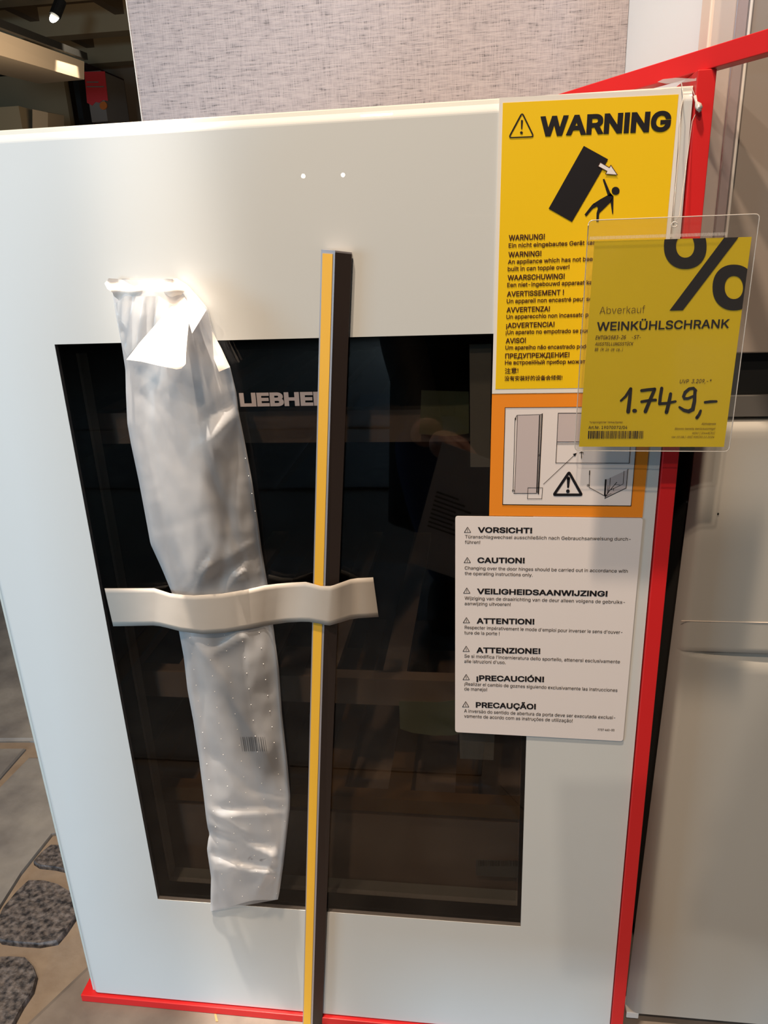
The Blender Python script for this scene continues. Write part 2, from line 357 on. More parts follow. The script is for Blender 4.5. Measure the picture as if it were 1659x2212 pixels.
slab('orange_dot', [at(223 + 8 * math.cos(t * math.pi / 8), 228 + 9 * math.sin(t * math.pi / 8), 7.985) for t in range(16)], (0, 0.012, 0), M['poster_orange'], po)
cb = empty('far_counter', at(50, 250, 6.4), label='brown counter with a pale tan carton end at far left', cat='counter')
farbox('counter_body', -80, 237, 71, 400, 6.4, 0.6, M['beam'], cb)
P = [at(70, 236, 6.4), at(108, 243, 6.9), at(108, 400, 6.9), at(70, 400, 6.4)]
slab('end_panel', P, (0.03, 0.2, 0), M['tan_box'], cb)
cl = empty('ceiling_spotlight', at(124, 26, 6.2), label='glowing white spotlight on the brown ceiling at top left', cat='lamp')
c0 = at(124, 26, 6.2)
vs, fs = tube_vf([c0 + Vector((-0.02, -0.02, -0.035)), c0 + Vector((0.02, 0.05, 0.09))], [0.045, 0.045], 16)
fixn(mesh('housing', vs, fs, M['black'], cl, smooth=False))
disc = [c0 + Vector((-0.0205, -0.0225, -0.039)) + (Vector((0.80, -0.1, 0.42)) * math.cos(t * math.pi / 8) * 0.058 + Vector((0.3, 0.35, -0.75)) * math.sin(t * math.pi / 8) * 0.034) for t in range(16)]
mesh('bulb', disc, [tuple(range(16))], M['lamp_on'], cl)
vs, fs = tube_vf([c0 + Vector((0.0, 0.02, 0.04)), Vector((c0.x, c0.y + 0.02, 3.11))], 0.012, 6); mesh('stem', vs, fs, M['black'], cl)

# rear of the showroom (seen only as reflections in the glass door)
for k, (x, z) in enumerate(((-1.56, 1.48), (-1.11, 1.47))):  # glowing balls added to give the door its reflections of distant ceiling spots
    l_ = empty('spot_ball', (x, -8.45, z), label='small glowing ball added for the reflection of a far ceiling spot, %s of two' % ('left' if k else 'right'), cat='lamp')
    vs, fs = tube_vf([(x, -8.66, z), (x, -8.47, z)], 0.012, 12); mesh('backplate', vs, fs, M['black'], l_)
    bmb = bmesh.new(); bmesh.ops.create_icosphere(bmb, subdivisions=2, radius=0.024, matrix=Matrix.Translation((x, -8.44, z)))
    me_ = [v.co.copy() for v in bmb.verts]; ff = [tuple(v.index for v in f.verts) for f in bmb.faces]; bmb.free()
    mesh('bulb', me_, ff, M['spot_ball_on'], l_, smooth=True)
bn = empty('roller_banner', (-3.0, -8.2, 0), label='tall white roller banner standing before the rear wall', cat='banner')
box('sheet', -3.25, -2.75, -8.22, -8.21, 0.05, 1.38, M['banner'], bn); box('foot', -3.3, -2.7, -8.3, -8.13, FZ, 0.05, M['dkgrey'], bn)

# ------------------------------------------------------------------ wine cooler
DW, DH = 0.5735, 0.880
wc = empty('wine_cooler', (0, 0, 0), label='built-in wine cooler with white glass door framing a dark window', cat='wine cooler')
wl, wr, wb, wt = 0.1026, 0.4796, 0.1497, 0.7262
TH = 0.005  # glass thickness
box('cabinet_body', 0.004, DW - 0.004, 0.062, 0.55, 0.0, 0.872, M['body'], wc)
# hollow it: the body is a shell open to the front -> build as five panels
bpy.data.objects.remove(bpy.data.objects['cabinet_body'])
vs, fs = [], []
def addb(*a):
    o = len(vs); vs.extend(boxv(*a)); fs.extend([tuple(o + i for i in f) for f in BF])
addb(0.004, 0.03, 0.045, 0.55, 0, 0.872); addb(DW - 0.03, DW - 0.004, 0.045, 0.55, 0, 0.872)
addb(0.03, DW - 0.03, 0.045, 0.55, 0.84, 0.872); addb(0.03, DW - 0.03, 0.045, 0.55, 0, 0.09); addb(0.03, DW - 0.03, 0.53, 0.55, 0.09, 0.84)
mesh('cabinet_body', vs, fs, M['body'], wc)
vs, fs = [], []
addb(0.03, 0.032, 0.05, 0.52, 0.09, 0.84); addb(DW - 0.032, DW - 0.03, 0.05, 0.52, 0.09, 0.84); addb(0.032, DW - 0.032, 0.50, 0.53, 0.09, 0.84); addb(0.032, DW - 0.032, 0.05, 0.5, 0.09, 0.094); addb(0.032, DW - 0.032, 0.05, 0.5, 0.836, 0.84)
mesh('interior_liner', vs, fs, M['inner'], wc)
# door: frame plate with a window opening, chamfered edge
ch = 0.0034
dr = empty('door', (0, 0, 0)); dr.parent = wc
def ringplate(name, o, i, y0, y1, mat, parent):
    (a, b, c, d), (e, f, g, h) = o, i
    v = []
    for y in (y0, y1): v += [(a, y, c), (b, y, c), (b, y, d), (a, y, d), (e, y, g), (f, y, g), (f, y, h), (e, y, h)]
    F = []
    for k in range(4):
        n = (k + 1) % 4
        F += [(k, n, 4 + n, 4 + k), (8 + k, 12 + k, 12 + n, 8 + n), (k, 8 + k, 8 + n, n), (4 + k, 4 + n, 12 + n, 12 + k)]
    return fixn(mesh(name, v, F, mat, parent))
RW = 0.0058   # rim bent to catch light, shaped to imitate the bright glass edge glow
ringplate('white_glass_front', (ch + RW, DW - 0.0008, 0.002, DH - ch - RW), (wl, wr, wb, wt), 0, TH, M['white_glass'], dr)
V, F = [], []
NS = 6
for k in range(NS + 1):
    u = k / NS; d = RW * (1 - u); y_ = 0.0032 * u ** 1.8
    V += [(ch + d, y_, 0.002), (ch + d, y_, DH - ch - d), (DW - 0.0008, y_, DH - ch - d)]
for k in range(NS): F += [(3 * k, 3 * k + 1, 3 * k + 4, 3 * k + 3), (3 * k + 1, 3 * k + 2, 3 * k + 5, 3 * k + 4)]
o_ = fixn(mesh('glow_band_rim', V, F, M['white_glass'], dr, smooth=False))

# chamfer strips round the glass edge
c = 0.0022
def strip(p, name='glass_edge', mat='glass_edge'): return mesh(name, p, [(0, 1, 2, 3)], M[mat], dr)
v = [(ch, 0.0032, 0.002), (ch, 0.0032, DH - ch), (DW - 0.0008, 0.0032, DH - ch), (DW - 0.0008, 0, 0.002),
     (0.0008, 0.0040, 0.0), (0.0008, 0.0040, DH - 0.0008), (DW - 0.0003, 0.0040, DH - 0.0008), (DW - 0.0003, 0.0005, 0),
     (0, TH, 0), (0, TH, DH), (DW, TH, DH), (DW, TH, 0)]
fixn(mesh('chamfered_edge', v, [(0, 1, 5, 4), (1, 2, 6, 5), (2, 3, 7, 6), (4, 5, 9, 8), (5, 6, 10, 9), (6, 7, 11, 10), (3, 0, 4, 7), (7, 4, 8, 11)], M['glass_edge'], dr))
ringplate('door_frame', (0.002, DW - 0.002, 0.001, DH - 0.002), (wl + .004, wr - .0015, wb + .004, wt - .004), TH + .0006, 0.040, M['body'], dr)
ringplate('door_gasket', (0.012, DW - 0.012, 0.012, DH - 0.014), (wl - .004, wr + .004, wb - .004, wt + .004), 0.040, 0.045, M['dkgrey'], dr)
box('window_glass', wl, wr, 0.0004, 0.0045, wb, wt, M['window'], dr)
il, ir, ib, it = wl + 0.0135, wr - 0.0035, wb + 0.021, wt - 0.008
ringplate('black_window_border', (wl + .0002, wr - .0002, wb + .0002, wt - .0002), (il, ir, ib, it), 0.0047, 0.0054, M['black_print'], dr)
for yy in (0.016, 0.027):
    mesh('inner_pane', [(wl + .004, yy, wb + .004), (wr - .004, yy, wb + .004), (wr - .004, yy, wt - .004), (wl + .004, yy, wt - .004)], [(0, 1, 2, 3)], M['pane'], dr)
# shelves, seen dimly through the glass
def shelf(py0, py1, Y, mat, yb=0.45):
    z1, z0 = at(800, py0, Y).z, at(800, py1, Y).z
    box('shelf_front', 0.05, ir + 0.03, Y, Y + 0.015, z0, z1, M[mat], wc)
    n = 7
    for k in range(n):
        x = 0.07 + k * (ir - 0.05) / (n - 1)
        box('shelf_slat', x - 0.012, x + 0.012, Y + 0.0155, yb, z1 - 0.014, z1 - 0.004, M[mat], wc)
shelf(886, 955, 0.055, 'wood'); shelf(1466, 1522, 0.055, 'wood'); shelf(1724, 1752, 0.055, 'amber')
box('base_tray', 0.036, ir + 0.05, 0.06, 0.40, 0.094, at(800, 1760, 0.06).z, M['wood'], wc)
box('divider', 0.30, 0.306, 0.052, 0.40, at(800, 1522, .052).z - 0.02, 0.2, M['rack_dark'], wc) if False else None

# items taped inside the door
def plate(name, pix, Y, mat, th=0.0006, parent=None, **k):
    return slab(name, [at(x, y, Y) for x, y in pix], (0, th, 0), mat, parent, **k)
GRP = None
plate('tape_strip', [(910, 843), (1013, 846), (1013, 936), (980, 942), (950, 941), (905, 937), (908, 905)], 0.048, M['green_tape'], label='square of green masking tape on the upper wine shelf edge', cat='tape')
plate('tape_strip', [(1014, 742), (1062, 742), (1058, 1009), (1016, 1009)], 0.0105, M['pale_tape'], label='long pale tape strip inside the window beside the yellow warning sign', cat='tape')
plate('tape_strip', [(862, 1515), (950, 1517), (980, 1513), (1000, 1505), (1000, 1583), (975, 1589), (935, 1589), (890, 1583), (864, 1574)], 0.0478, M['green_tape'], label='green tape piece on the second shelf edge left of the white label', cat='tape')
plate('tape_strip', [(992, 1575), (1069, 1575), (1066, 1642), (994, 1639)], 0.0105, M['pale_tape'], label='short pale tape hanging below the white caution label inside the window', cat='tape')
bl = plate('barcode_label', [(1028, 1857), (1122, 1861), (1120, 1896), (1028, 1891)], 0.05, M['label_in'], label='small barcode label in the bottom right of the dark window', cat='label')
vs, fs = [], []
for k in range(24):
    x = 1033 + k * 3.6; w = random.choice((0.9, 1.6, 2.2))
    o = len(vs); vs += [at(x, 1859, 0.0496), at(x + w, 1859, 0.0496), at(x + w, 1871, 0.0496), at(x, 1871, 0.0496)]; fs.append((o, o + 1, o + 2, o + 3))
mesh('barcode', vs, fs, M['ink'], bl)

# ------------------------------------------------------------------ lettering
FD = bpy.utils.system_resource('DATAFILES', path='fonts') or ''
def font(f):
    p = os.path.join(FD, f)
    try: return bpy.data.fonts.load(p, check_existing=True) if os.path.exists(p) else None
    except Exception: return None
FONT = {'sans': font('Inter.woff2'), 'mono': font('DejaVuSansMono.woff2'), 'built': None}

def area2(p): return sum(p[i][0] * p[(i + 1) % len(p)][1] - p[(i + 1) % len(p)][0] * p[i][1] for i in range(len(p))) / 2
def inside(pt, poly):
    x, y = pt; c_ = False; n = len(poly)
    for i in range(n):
        x1, y1 = poly[i]; x2, y2 = poly[(i + 1) % n]
        if (y1 > y) != (y2 > y) and x < (x2 - x1) * (y - y1) / (y2 - y1) + x1: c_ = not c_
    return c_
def glyphs(text, fnt, bold, shear=0.0, space=1.0):
    cu = bpy.data.curves.new('t', 'FONT'); cu.body = text.replace('I', 'ı').replace('l', 'ı') if fnt == 'sans' else text; cu.size = 1.0; cu.space_character = space
    if FONT.get(fnt): cu.font = FONT[fnt]
    ob = bpy.data.objects.new('t', cu); COL.objects.link(ob)
    dg = bpy.context.evaluated_depsgraph_get(); c2 = ob.to_curve(dg)
    loops = []
    for sp in c2.splines:
        pts = []; bp_ = sp.bezier_points; n = len(bp_)
        if n < 2: continue
        for i in range(n):
            a, b = bp_[i], bp_[(i + 1) % n]
            la = (a.handle_right - a.co).length; lb = (b.handle_left - b.co).length; d = (b.co - a.co)
            straight = la < 1e-6 and lb < 1e-6 or (abs(d.normalized().cross((a.handle_right - a.co)).z) < 1e-4 and abs(d.normalized().cross((b.handle_left - b.co)).z) < 1e-4)
            if straight: pts.append((a.co.x, a.co.y))
            else: pts += [(q.x, q.y) for q in interpolate_bezier(a.co, a.handle_right, b.handle_left, b.co, 5)[:-1]]
        cl_ = [pts[0]]
        for q in pts[1:]:
            if abs(q[0] - cl_[-1][0]) + abs(q[1] - cl_[-1][1]) > 1e-4: cl_.append(q)
        if len(cl_) > 2 and abs(cl_[0][0] - cl_[-1][0]) + abs(cl_[0][1] - cl_[-1][1]) < 1e-4: cl_.pop()
        if len(cl_) > 2: loops.append(cl_)
    ob.to_curve_clear(); bpy.data.objects.remove(ob); bpy.data.curves.remove(cu)
    if not loops: return [], []
    if fnt == 'sans':     # plain upright stroke for I and l
        for k, l in enumerate(loops):
            ys = [p[1] for p in l]; xs_ = [p[0] for p in l]
            if len(l) == 4 and abs(max(ys) - 0.379) < 0.004 and abs(min(ys)) < 0.004 and max(xs_) - min(xs_) < 0.07:
                if not any(o_ is not l and min(p[1] for p in o_) > 0.38 and min(p[0] for p in o_) < max(xs_) and max(p[0] for p in o_) > min(xs_) for o_ in loops):
                    loops[k] = [(x, 0.512 if y > 0.2 else y) for x, y in l]
    if shear: loops = [[(x + shear * y, y) for x, y in l] for l in loops]
    big = max(loops, key=lambda l: abs(area2(l))); sg = 1 if area2(big) > 0 else -1
    def grow(l, d):
        if abs(d) < 1e-6: return l
        n = len(l); out = []
        for i in range(n):
            p0, p1, p2 = Vector(l[i - 1]), Vector(l[i]), Vector(l[(i + 1) % n])
            e1 = (p1 - p0).normalized(); e2 = (p2 - p1).normalized()
            n1 = Vector((e1.y, -e1.x)) * sg; n2 = Vector((e2.y, -e2.x)) * sg
            mm = n1 + n2
            if mm.length < 1e-3: mm = n1
            mm.normalize(); k = min(1.0 / max(mm.dot(n1), 0.5), 1.5)
            out.append(tuple(p1 + mm * d * k))
        return out
    # letters = groups of outlines that overlap sideways; filled by the nonzero winding rule
    L = sorted([(min(p[0] for p in l), max(p[0] for p in l), l) for l in loops], key=lambda t: t[0])
    groups, cur, mx_ = [], [], -1e9
    for a, b, l in L:
        if cur and a > mx_ - 1e-4: groups.append(cur); cur = []; mx_ = -1e9
        cur.append(l); mx_ = max(mx_, b)
    groups.append(cur)
    vs, fs = [], []
    for g in groups:
        g2 = [grow(l, bold) for l in g]; P, Ed = [], []
        for l in g2:
            o = len(P); n = len(l); P += [Vector(p) for p in l]; Ed += [(o + i, o + (i + 1) % n) for i in range(n)]
        v2, e2, f2, *_ = delaunay_2d_cdt(P, Ed, [], 0, 1e-5)
        seg = [(l[i], l[(i + 1) % len(l)]) for l in g2 for i in range(len(l))]
        b0 = len(vs); vs += [(v.x, v.y) for v in v2]
        for f in f2:
            cx = sum(v2[k].x for k in f) / len(f); cy = sum(v2[k].y for k in f) / len(f); w = 0
            for (x1, y1), (x2, y2) in seg:
                if (y1 > cy) != (y2 > cy) and cx < (x2 - x1) * (cy - y1) / (y2 - y1) + x1: w += 1 if y2 > y1 else -1
            if w * sg > 0: fs.append(tuple(b0 + k for k in f))
    return vs, fs

def put_text(text, x0, y0, x1, y1, cap, Y, fnt='sans', bold=0.0, shear=0.0, x_end=None):
    "lettering from baseline pixel (x0,y0) to (x1,y1) with capital height cap px, on the plane Y"
    vs, fs = glyphs(text, fnt, bold, shear)
    if not vs: return [], []
    capu = {'sans': 0.7, 'mono': 0.7, 'built': 0.7}[fnt]
    cv, _ = glyphs('H', fnt, bold)
    ym, yM = min(v[1] for v in cv), max(v[1] for v in cv)
    xm, xM = min(v[0] for v in vs), max(v[0] for v in vs)
    A, B = at(x0, y0, Y), at(x1, y1, Y); ux = (B - A) / (xM - xm)
    up = at(x0, y0 - cap, Y) - A
    up = Vector((0, 0, 1)) * up.length - 0 * ux
    uy = Vector((-(B - A).z, 0, (B - A).x)).normalized() * up.length / (yM - ym)
    return [A + ux * (v[0] - xm) + uy * (v[1] - ym) for v in vs], fs

def lettering(name, lines, Y, mat, parent, fnt='sans', bold=0.0, shear=0.0, **k):
    if len(lines) > 1:
        for l in lines: lettering(name, [l], Y, mat, parent, fnt, bold, shear, **k)
        return
    V, F = [], []
    for l in lines:
        v, f = put_text(*l, Y, fnt, bold, shear); o = len(V); V += v; F += [tuple(o + i for i in t) for t in f]
    return mesh(name, V, F, mat, parent, **k)

def stroke_vf(pts, w, Y, closed=False, cap=True):
    "thick pen line through pixel points, on plane Y"
    P = [Vector((x, y)) for x, y in pts]; n = len(P); V = []; F = []
    ws = w if isinstance(w, (list, tuple)) else [w] * n
    for i in range(n):
        a = P[i - 1] if (i or closed) else P[i]; b = P[(i + 1) % n] if (i < n - 1 or closed) else P[i]
        e1 = (P[i] - a); e2 = (b - P[i])
        if e1.length < 1e-6: e1 = e2
        if e2.length < 1e-6: e2 = e1
        e1.normalize(); e2.normalize()
        n1 = Vector((-e1.y, e1.x)); mm = n1 + Vector((-e2.y, e2.x))
        if mm.length < 1e-3: mm = n1.copy()
        mm.normalize(); kk = min(1 / max(mm.dot(n1), 0.4), 2.2)
        V += [P[i] + mm * ws[i] / 2 * kk, P[i] - mm * ws[i] / 2 * kk]
    for i in range(n if closed else n - 1):
        j = (i + 1) % n; F.append((2 * i, 2 * i + 1, 2 * j + 1, 2 * j))
    if cap and not closed:
        for i in (0, n - 1):
            o = len(V); V += [P[i] + Vector((math.cos(t * math.pi / 5), math.sin(t * math.pi / 5))) * ws[i] / 2 for t in range(10)]; F.append(tuple(range(o, o + 10)))
    return [at(q.x, q.y, Y) for q in V], F
def strokes(name, items, Y, mat, parent, polys=(), **k):
    V, F = [], []
    for it in items:
        v, f = stroke_vf(it[0], it[1], Y, *(it[2:])); o = len(V); V += v; F += [tuple(o + i for i in t) for t in f]
    for p in polys:
        o = len(V); V += [at(x, y, Y) for x, y in p]; F.append(tuple(range(o, o + len(p))))
    return mesh(name, V, F, mat, parent, **k)
def circ(cx, cy, rx, ry=None, n=20): return [(cx + rx * math.cos(2 * math.pi * t / n), cy + (ry or rx) * math.sin(2 * math.pi * t / n)) for t in range(n)]

lettering('brand_lettering', [('LIEBHERR', 519, 878.6, 741, 875.5, 29.5)], -0.0001, M['grey_logo'], dr, bold=0.042)

# ------------------------------------------------------------------ yellow warning sign
Z1 = lambda x, y: (1050 + x / 2.724, 180 + y / 2.724)
Z2 = lambda x, y: (1050 + x / 2.724, 480 + y / 2.724)
Z7 = lambda x, y: (1200 + x / 3.614, y / 3.614)
ws_ = empty('warning_sign', at(1240, 520, 0), label='large yellow WARNING sign card with tipping appliance pictogram, top right of door', cat='sign')
plate('card', [(1078.6, 211.2), (1475.5, 191.5), (1419, 846), (1062.8, 850.5)], -0.0009, M['card_white'], 0.0008, ws_)
plate('yellow_field', [(1086.2, 222.2), (1466, 203.9), (1409, 836), (1070.2, 840.7)], -0.0011, M['yellow'], 0.00015, ws_)
Yp = -0.0014
lettering('heading', [('WARNING', 1165.6, 295, 1447.6, 283.4, 43.5)], Yp, M['ink'], ws_, bold=0.036)
tri = [Z1(212, 172), Z1(281, 314), Z1(133, 320)]
def rtri(a, b, c_, r=0.13, n=4):
    out = []
    P = [Vector(a), Vector(b), Vector(c_)]
    for i in range(3):
        p, q, s = P[i - 1], P[i], P[(i + 1) % 3]; A = q + (p - q) * r; B = q + (s - q) * r
        for t in range(n + 1):
            u = t / n; out.append(tuple(A * (1 - u) ** 2 + q * 2 * u * (1 - u) + B * u * u))
    return out
strokes('warning_triangle', [(rtri(*tri, r=0.12), 2.8, True), ([Z1(211, 216), Z1(209, 268)], [4.6, 2.6], False, False)], Yp, M['ink'], ws_, polys=[circ(*Z1(208, 290), 3)])
strokes('pictogram', [], Yp, M['ink'], ws_, polys=[
    [Z1(575, 368), Z1(718, 447), Z1(505, 815), Z1(368, 737)], circ(*Z7(469, 1489), 8.6),
    [Z7(368, 1399), Z7(382, 1397), Z7(428, 1505), Z7(453, 1532), Z7(410, 1530)],
    [Z7(410, 1522), Z7(428, 1505), Z7(453, 1532), Z7(432, 1575), Z7(350, 1655), Z7(332, 1622), Z7(318, 1608), Z7(296, 1590), Z7(350, 1555)],
    [Z7(453, 1530), Z7(450, 1668), Z7(443, 1670), Z7(428, 1568)],
    [Z7(300, 1586), Z7(322, 1612), Z7(290, 1628), Z7(240, 1688), Z7(226, 1675), Z7(284, 1600)],
    [Z7(332, 1622), Z7(352, 1650), Z7(340, 1668), Z7(337, 1728), Z7(318, 1728), Z7(320, 1664)]])
arrow = [Z7(350, 1267), Z7(420, 1308), Z7(432, 1289), Z7(484, 1366), Z7(390, 1358), Z7(402, 1336), Z7(332, 1297)]
strokes('pictogram_arrow', [], Yp - 0.0002, M['white_fill'], ws_, polys=[arrow])
strokes('arrow_outline', [(arrow, 1.3, True)], Yp - 0.0003, M['brown_ink'], ws_)
lettering('warning_title', [('WARNUNG!', 1098.8, 519.6, 1176.7, 517, 12), ('WARNING!', 1098, 555.6, 1169.3, 553, 11.4),
    ('WAARSCHUWING!', 1096.3, 605.6, 1219.6, 602.2, 11.4), ('AVERTISSEMENT !', 1094.8, 640.8, 1218, 636.8, 11.3), ('AVVERTENZA!', 1094, 675, 1187.7, 672.4, 11.2),
    ('¡ADVERTENCIA!', 1093, 708.7, 1197.6, 705.8, 11), ('AVISO!', 1092.2, 741.8, 1135.9, 740.3, 11), ('ПРЕДУПРЕЖДЕНИЕ!', 1091.1, 774.4, 1229.9, 771.5, 10.8)], Yp, M['brown_ink'], ws_, bold=0.020)
lettering('warning_line', [('Ein nicht eingebautes Gerät kann', 1098.5, 535, 1295, 528, 9.4), ('An appliance which has not been', 1097, 570.3, 1287, 563.5, 9.3),
    ('built in can topple over!', 1096.6, 585.7, 1229.9, 581, 9.3), ('Een niet-ingebouwd apparaat kan', 1095.5, 620.2, 1286, 614, 9.2), ('Un appareil non encastré peut se', 1094.4, 655.1, 1279, 650, 9.1),
    ('Un apparecchio non incassato può', 1093.7, 688.9, 1285, 683.6, 9), ('¡Un aparato no empotrado se puede', 1092.2, 722.3, 1287, 718, 9), ('Um aparelho não encastrado pode', 1091.5, 755.3, 1272, 752.5, 8.9),
    ('Не встроенный прибор может', 1090.7, 787.6, 1264, 785, 8.8)], Yp, M['brown_ink'], ws_, bold=0.016)
lettering('warning_glyphs', [('注意!', 1090.4, 806.7, 1119.7, 805.3, 9.6), ('没有安装好的设备会倾倒!', 1089.6, 822, 1214.5, 820, 8.2)], Yp, M['brown_ink'], ws_, fnt='built', bold=0.014)

# ------------------------------------------------------------------ orange sticker
Z4 = lambda x, y: (1060 + x / 4.608, 860 + y / 4.608)
os_ = empty('orange_sticker', at(1220, 990, 0), label='orange bordered sticker with line drawings below the yellow warning sign', cat='sticker')
plate('orange_field', [(1062.8, 851.3), (1412.6, 847.3), (1387.7, 1118), (1056.6, 1114)], -0.0006, M['orange'], 0.0005, os_)
plate('white_field', [(1091.1, 880.6), (1381, 878.5), (1363.1, 1092.8), (1085.6, 1089.8)], -0.0008, M['label_white'], 0.00015, os_)
Yo = -0.0010
strokes('grey_drawing_fill', [], Yo, M['grey_fill'], os_, polys=[[Z4(260, 175), Z4(485, 168), Z4(452, 945), Z4(240, 945)], [Z4(675, 152), Z4(1410, 150), Z4(1400, 435), Z4(662, 435)],
    [Z4(1150, 812), Z4(1362, 712), Z4(1348, 893), Z4(1140, 990)]])
strokes('line_drawing', [([(1091.1, 880.6), (1381, 878.5), (1363.1, 1092.8), (1085.6, 1089.8)], 1.3, True),
    ([Z4(262, 170), Z4(505, 163)], 1), ([Z4(262, 170), Z4(242, 205), Z4(222, 925)], 1.1), ([Z4(266, 178), Z4(238, 945)], 1), ([Z4(228, 948), Z4(460, 948)], 1),
    ([Z4(513, 153), Z4(475, 957)], 2.3, False, False), ([Z4(487, 168), Z4(458, 942)], 2.2, False, False), ([Z4(500, 166), Z4(468, 945)], 0.8), ([Z4(246, 200), Z4(246, 212)], 2.6),
    ([Z4(370, 893), Z4(516, 893), Z4(508, 1003), Z4(366, 1003)], 1, True), (circ(*Z4(224, 922), 2.3, n=12), 0.8, True), (circ(*Z4(478, 567), 1.8, n=12), 0.8, True),
    ([Z4(672, 150), Z4(1410, 148), Z4(1378, 648), Z4(648, 645)], 1.2, True), ([Z4(662, 436), Z4(1396, 436)], 1), ([Z4(660, 456), Z4(1394, 456)], 1),
    ([Z4(525, 857), Z4(835, 565)], 1.0), ([Z4(903, 600), Z4(903, 540)], 1.5, False, False), ([Z4(885, 546), Z4(903, 536), Z4(922, 546)], 1.6),
    (rtri(Z4(780, 738), Z4(905, 962), Z4(628, 962), r=0.06), 5.6, True), ([Z4(774, 797), Z4(770, 885)], [7.2, 4.2], False, True),
    ([Z4(985, 720), Z4(983, 765)], 2, False, False), ([Z4(983, 765), Z4(980, 890), Z4(1130, 972)], 1.1), (circ(*Z4(968, 868), 1.9, n=12), 1, True),
    ([Z4(1145, 808), Z4(1135, 970)], 3.6, False, False), ([Z4(1135, 998), Z4(1348, 895), Z4(1365, 707)], 1.2), ([Z4(1327, 725), Z4(1318, 855), Z4(1170, 925)], 1),
    ([Z4(1150, 812), Z4(1362, 712)], 0.0), ([Z4(1190, 795), Z4(1185, 880), Z4(1165, 945)], 1), ([Z4(1140, 985), Z4(1180, 925), Z4(1255, 837)], 1.3), ([Z4(1160, 950), Z4(1168, 870)], 0.9),
    ([Z4(1195, 905), Z4(1225, 905), Z4(1222, 922)], 0.8), ([Z4(1235, 862), Z4(1285, 862)], 0.8), ([Z4(1150, 975), Z4(1200, 948)], 0.9)], Yo - 0.0001, M['ink'], os_,
    polys=[circ(*Z4(768, 926), 4), [Z4(857, 545), Z4(838, 582), Z4(830, 570), Z4(817, 556)], [Z4(1133, 970), Z4(1150, 955), Z4(1138, 1000)]])

# ------------------------------------------------------------------ white caution label
Z5 = lambda x, y: (970 + x / 3.687, 1090 + y / 3.687)
wl_ = empty('caution_label', at(1180, 1350, 0), label='white rounded label of black multilingual caution text, lowest of the door stickers', cat='label')
cor = [Z5(50, 92), Z5(1545, 110), Z5(1385, 1885), Z5(48, 1812)]
out = []
for i in range(4):
    p, q, s = Vector(cor[i - 1]), Vector(cor[i]), Vector(cor[(i + 1) % 4]); A = q + (p - q).normalized() * 6; B = q + (s - q).normalized() * 6
    for t in range(5): u = t / 4; out.append(tuple(A * (1 - u) ** 2 + q * 2 * u * (1 - u) + B * u * u))
plate('label_sheet', out, -0.0013, M['label_white'], 0.0006, wl_)
Yl = -0.0015
H = [('VORSICHT!', 228, 223, 662, 229), ('CAUTION!', 226, 465, 603, 468), ('VEILIGHEIDSAANWIJZING!', 222, 712, 1262, 733), ('ATTENTION!', 219, 948, 680, 955), ('ATTENZIONE!', 217, 1181, 727, 1190),
     ('¡PRECAUCIÓN!', 217, 1403, 757, 1415), ('PRECAUÇÃO!', 213, 1617, 692, 1632)]
lettering('caution_title', [(t, *Z5(a, b), *Z5(c_, d), 12.0) for t, a, b, c_, d in H], Yl, M['ink'], wl_, bold=0.030)
Bd = [('Türanschlagwechsel ausschließlich nach Gebrauchsanweisung durch-', 127, 268, 1446, 288), ('führen!', 126, 312, 248, 313),
      ('Changing over the door hinges should be carried out in accordance with', 125, 517, 1422, 543), ('the operating instructions only.', 125, 560, 665, 573),
      ('Wijziging van de draairichting van de deur alleen volgens de gebruiks-', 124, 757, 1400, 790), ('aanwijzing uitvoeren!', 124, 800, 490, 808),
      ("Respecter impérativement le mode d'emploi pour inverser le sens d'ouver-", 124, 990, 1380, 1030), ('ture de la porte !', 122, 1033, 402, 1040),
      ("Se si modifica l'incernieratura dello sportello, attenersi esclusivamente", 122, 1218, 1360, 1265), ("alle istruzioni d'uso.", 121, 1260, 450, 1270),
      ('¡Realizar el cambio de goznes siguiendo exclusivamente las instrucciones', 121, 1440, 1340, 1492), ('de manejo!', 121, 1480, 302, 1486),
      ('A inversão do sentido de abertura da porta deve ser executada exclusi-', 120, 1655, 1323, 1710), ('vamente de acordo com as instruções de utilização!', 120, 1696, 983, 1735)]
lettering('caution_line', [(t, *Z5(a, b), *Z5(c_, d), 7.0) for t, a, b, c_, d in Bd], Yl, M['ink'], wl_, bold=0.004)
lettering('label_number', [('7737 460-00', *Z5(1183, 1801), *Z5(1316, 1805), 4.6)], Yl, M['ink'], wl_, bold=0.012)
it_, po_ = [], []
for (t, a, b, c_, d), yy in zip(H, (222, 463, 706, 942, 1170, 1395, 1612)):
    x0 = a - 56 - 26; cx = x0 + 1
    it_.append((rtri(Z5(cx + 25 - 25, yy - 43), Z5(cx + 26, yy), Z5(cx - 26, yy), r=0.05, n=2), 1.1, True)); it_.append(([Z5(cx, yy - 28), Z5(cx, yy - 6)], 1.0, False, False)); it_.append(([Z5(cx - 9, yy - 18), Z5(cx + 9, yy - 18)], 0.0, False, False))
for k in range(7): strokes('caution_triangle', it_[3 * k:3 * k + 2], Yl, M['ink'], wl_)

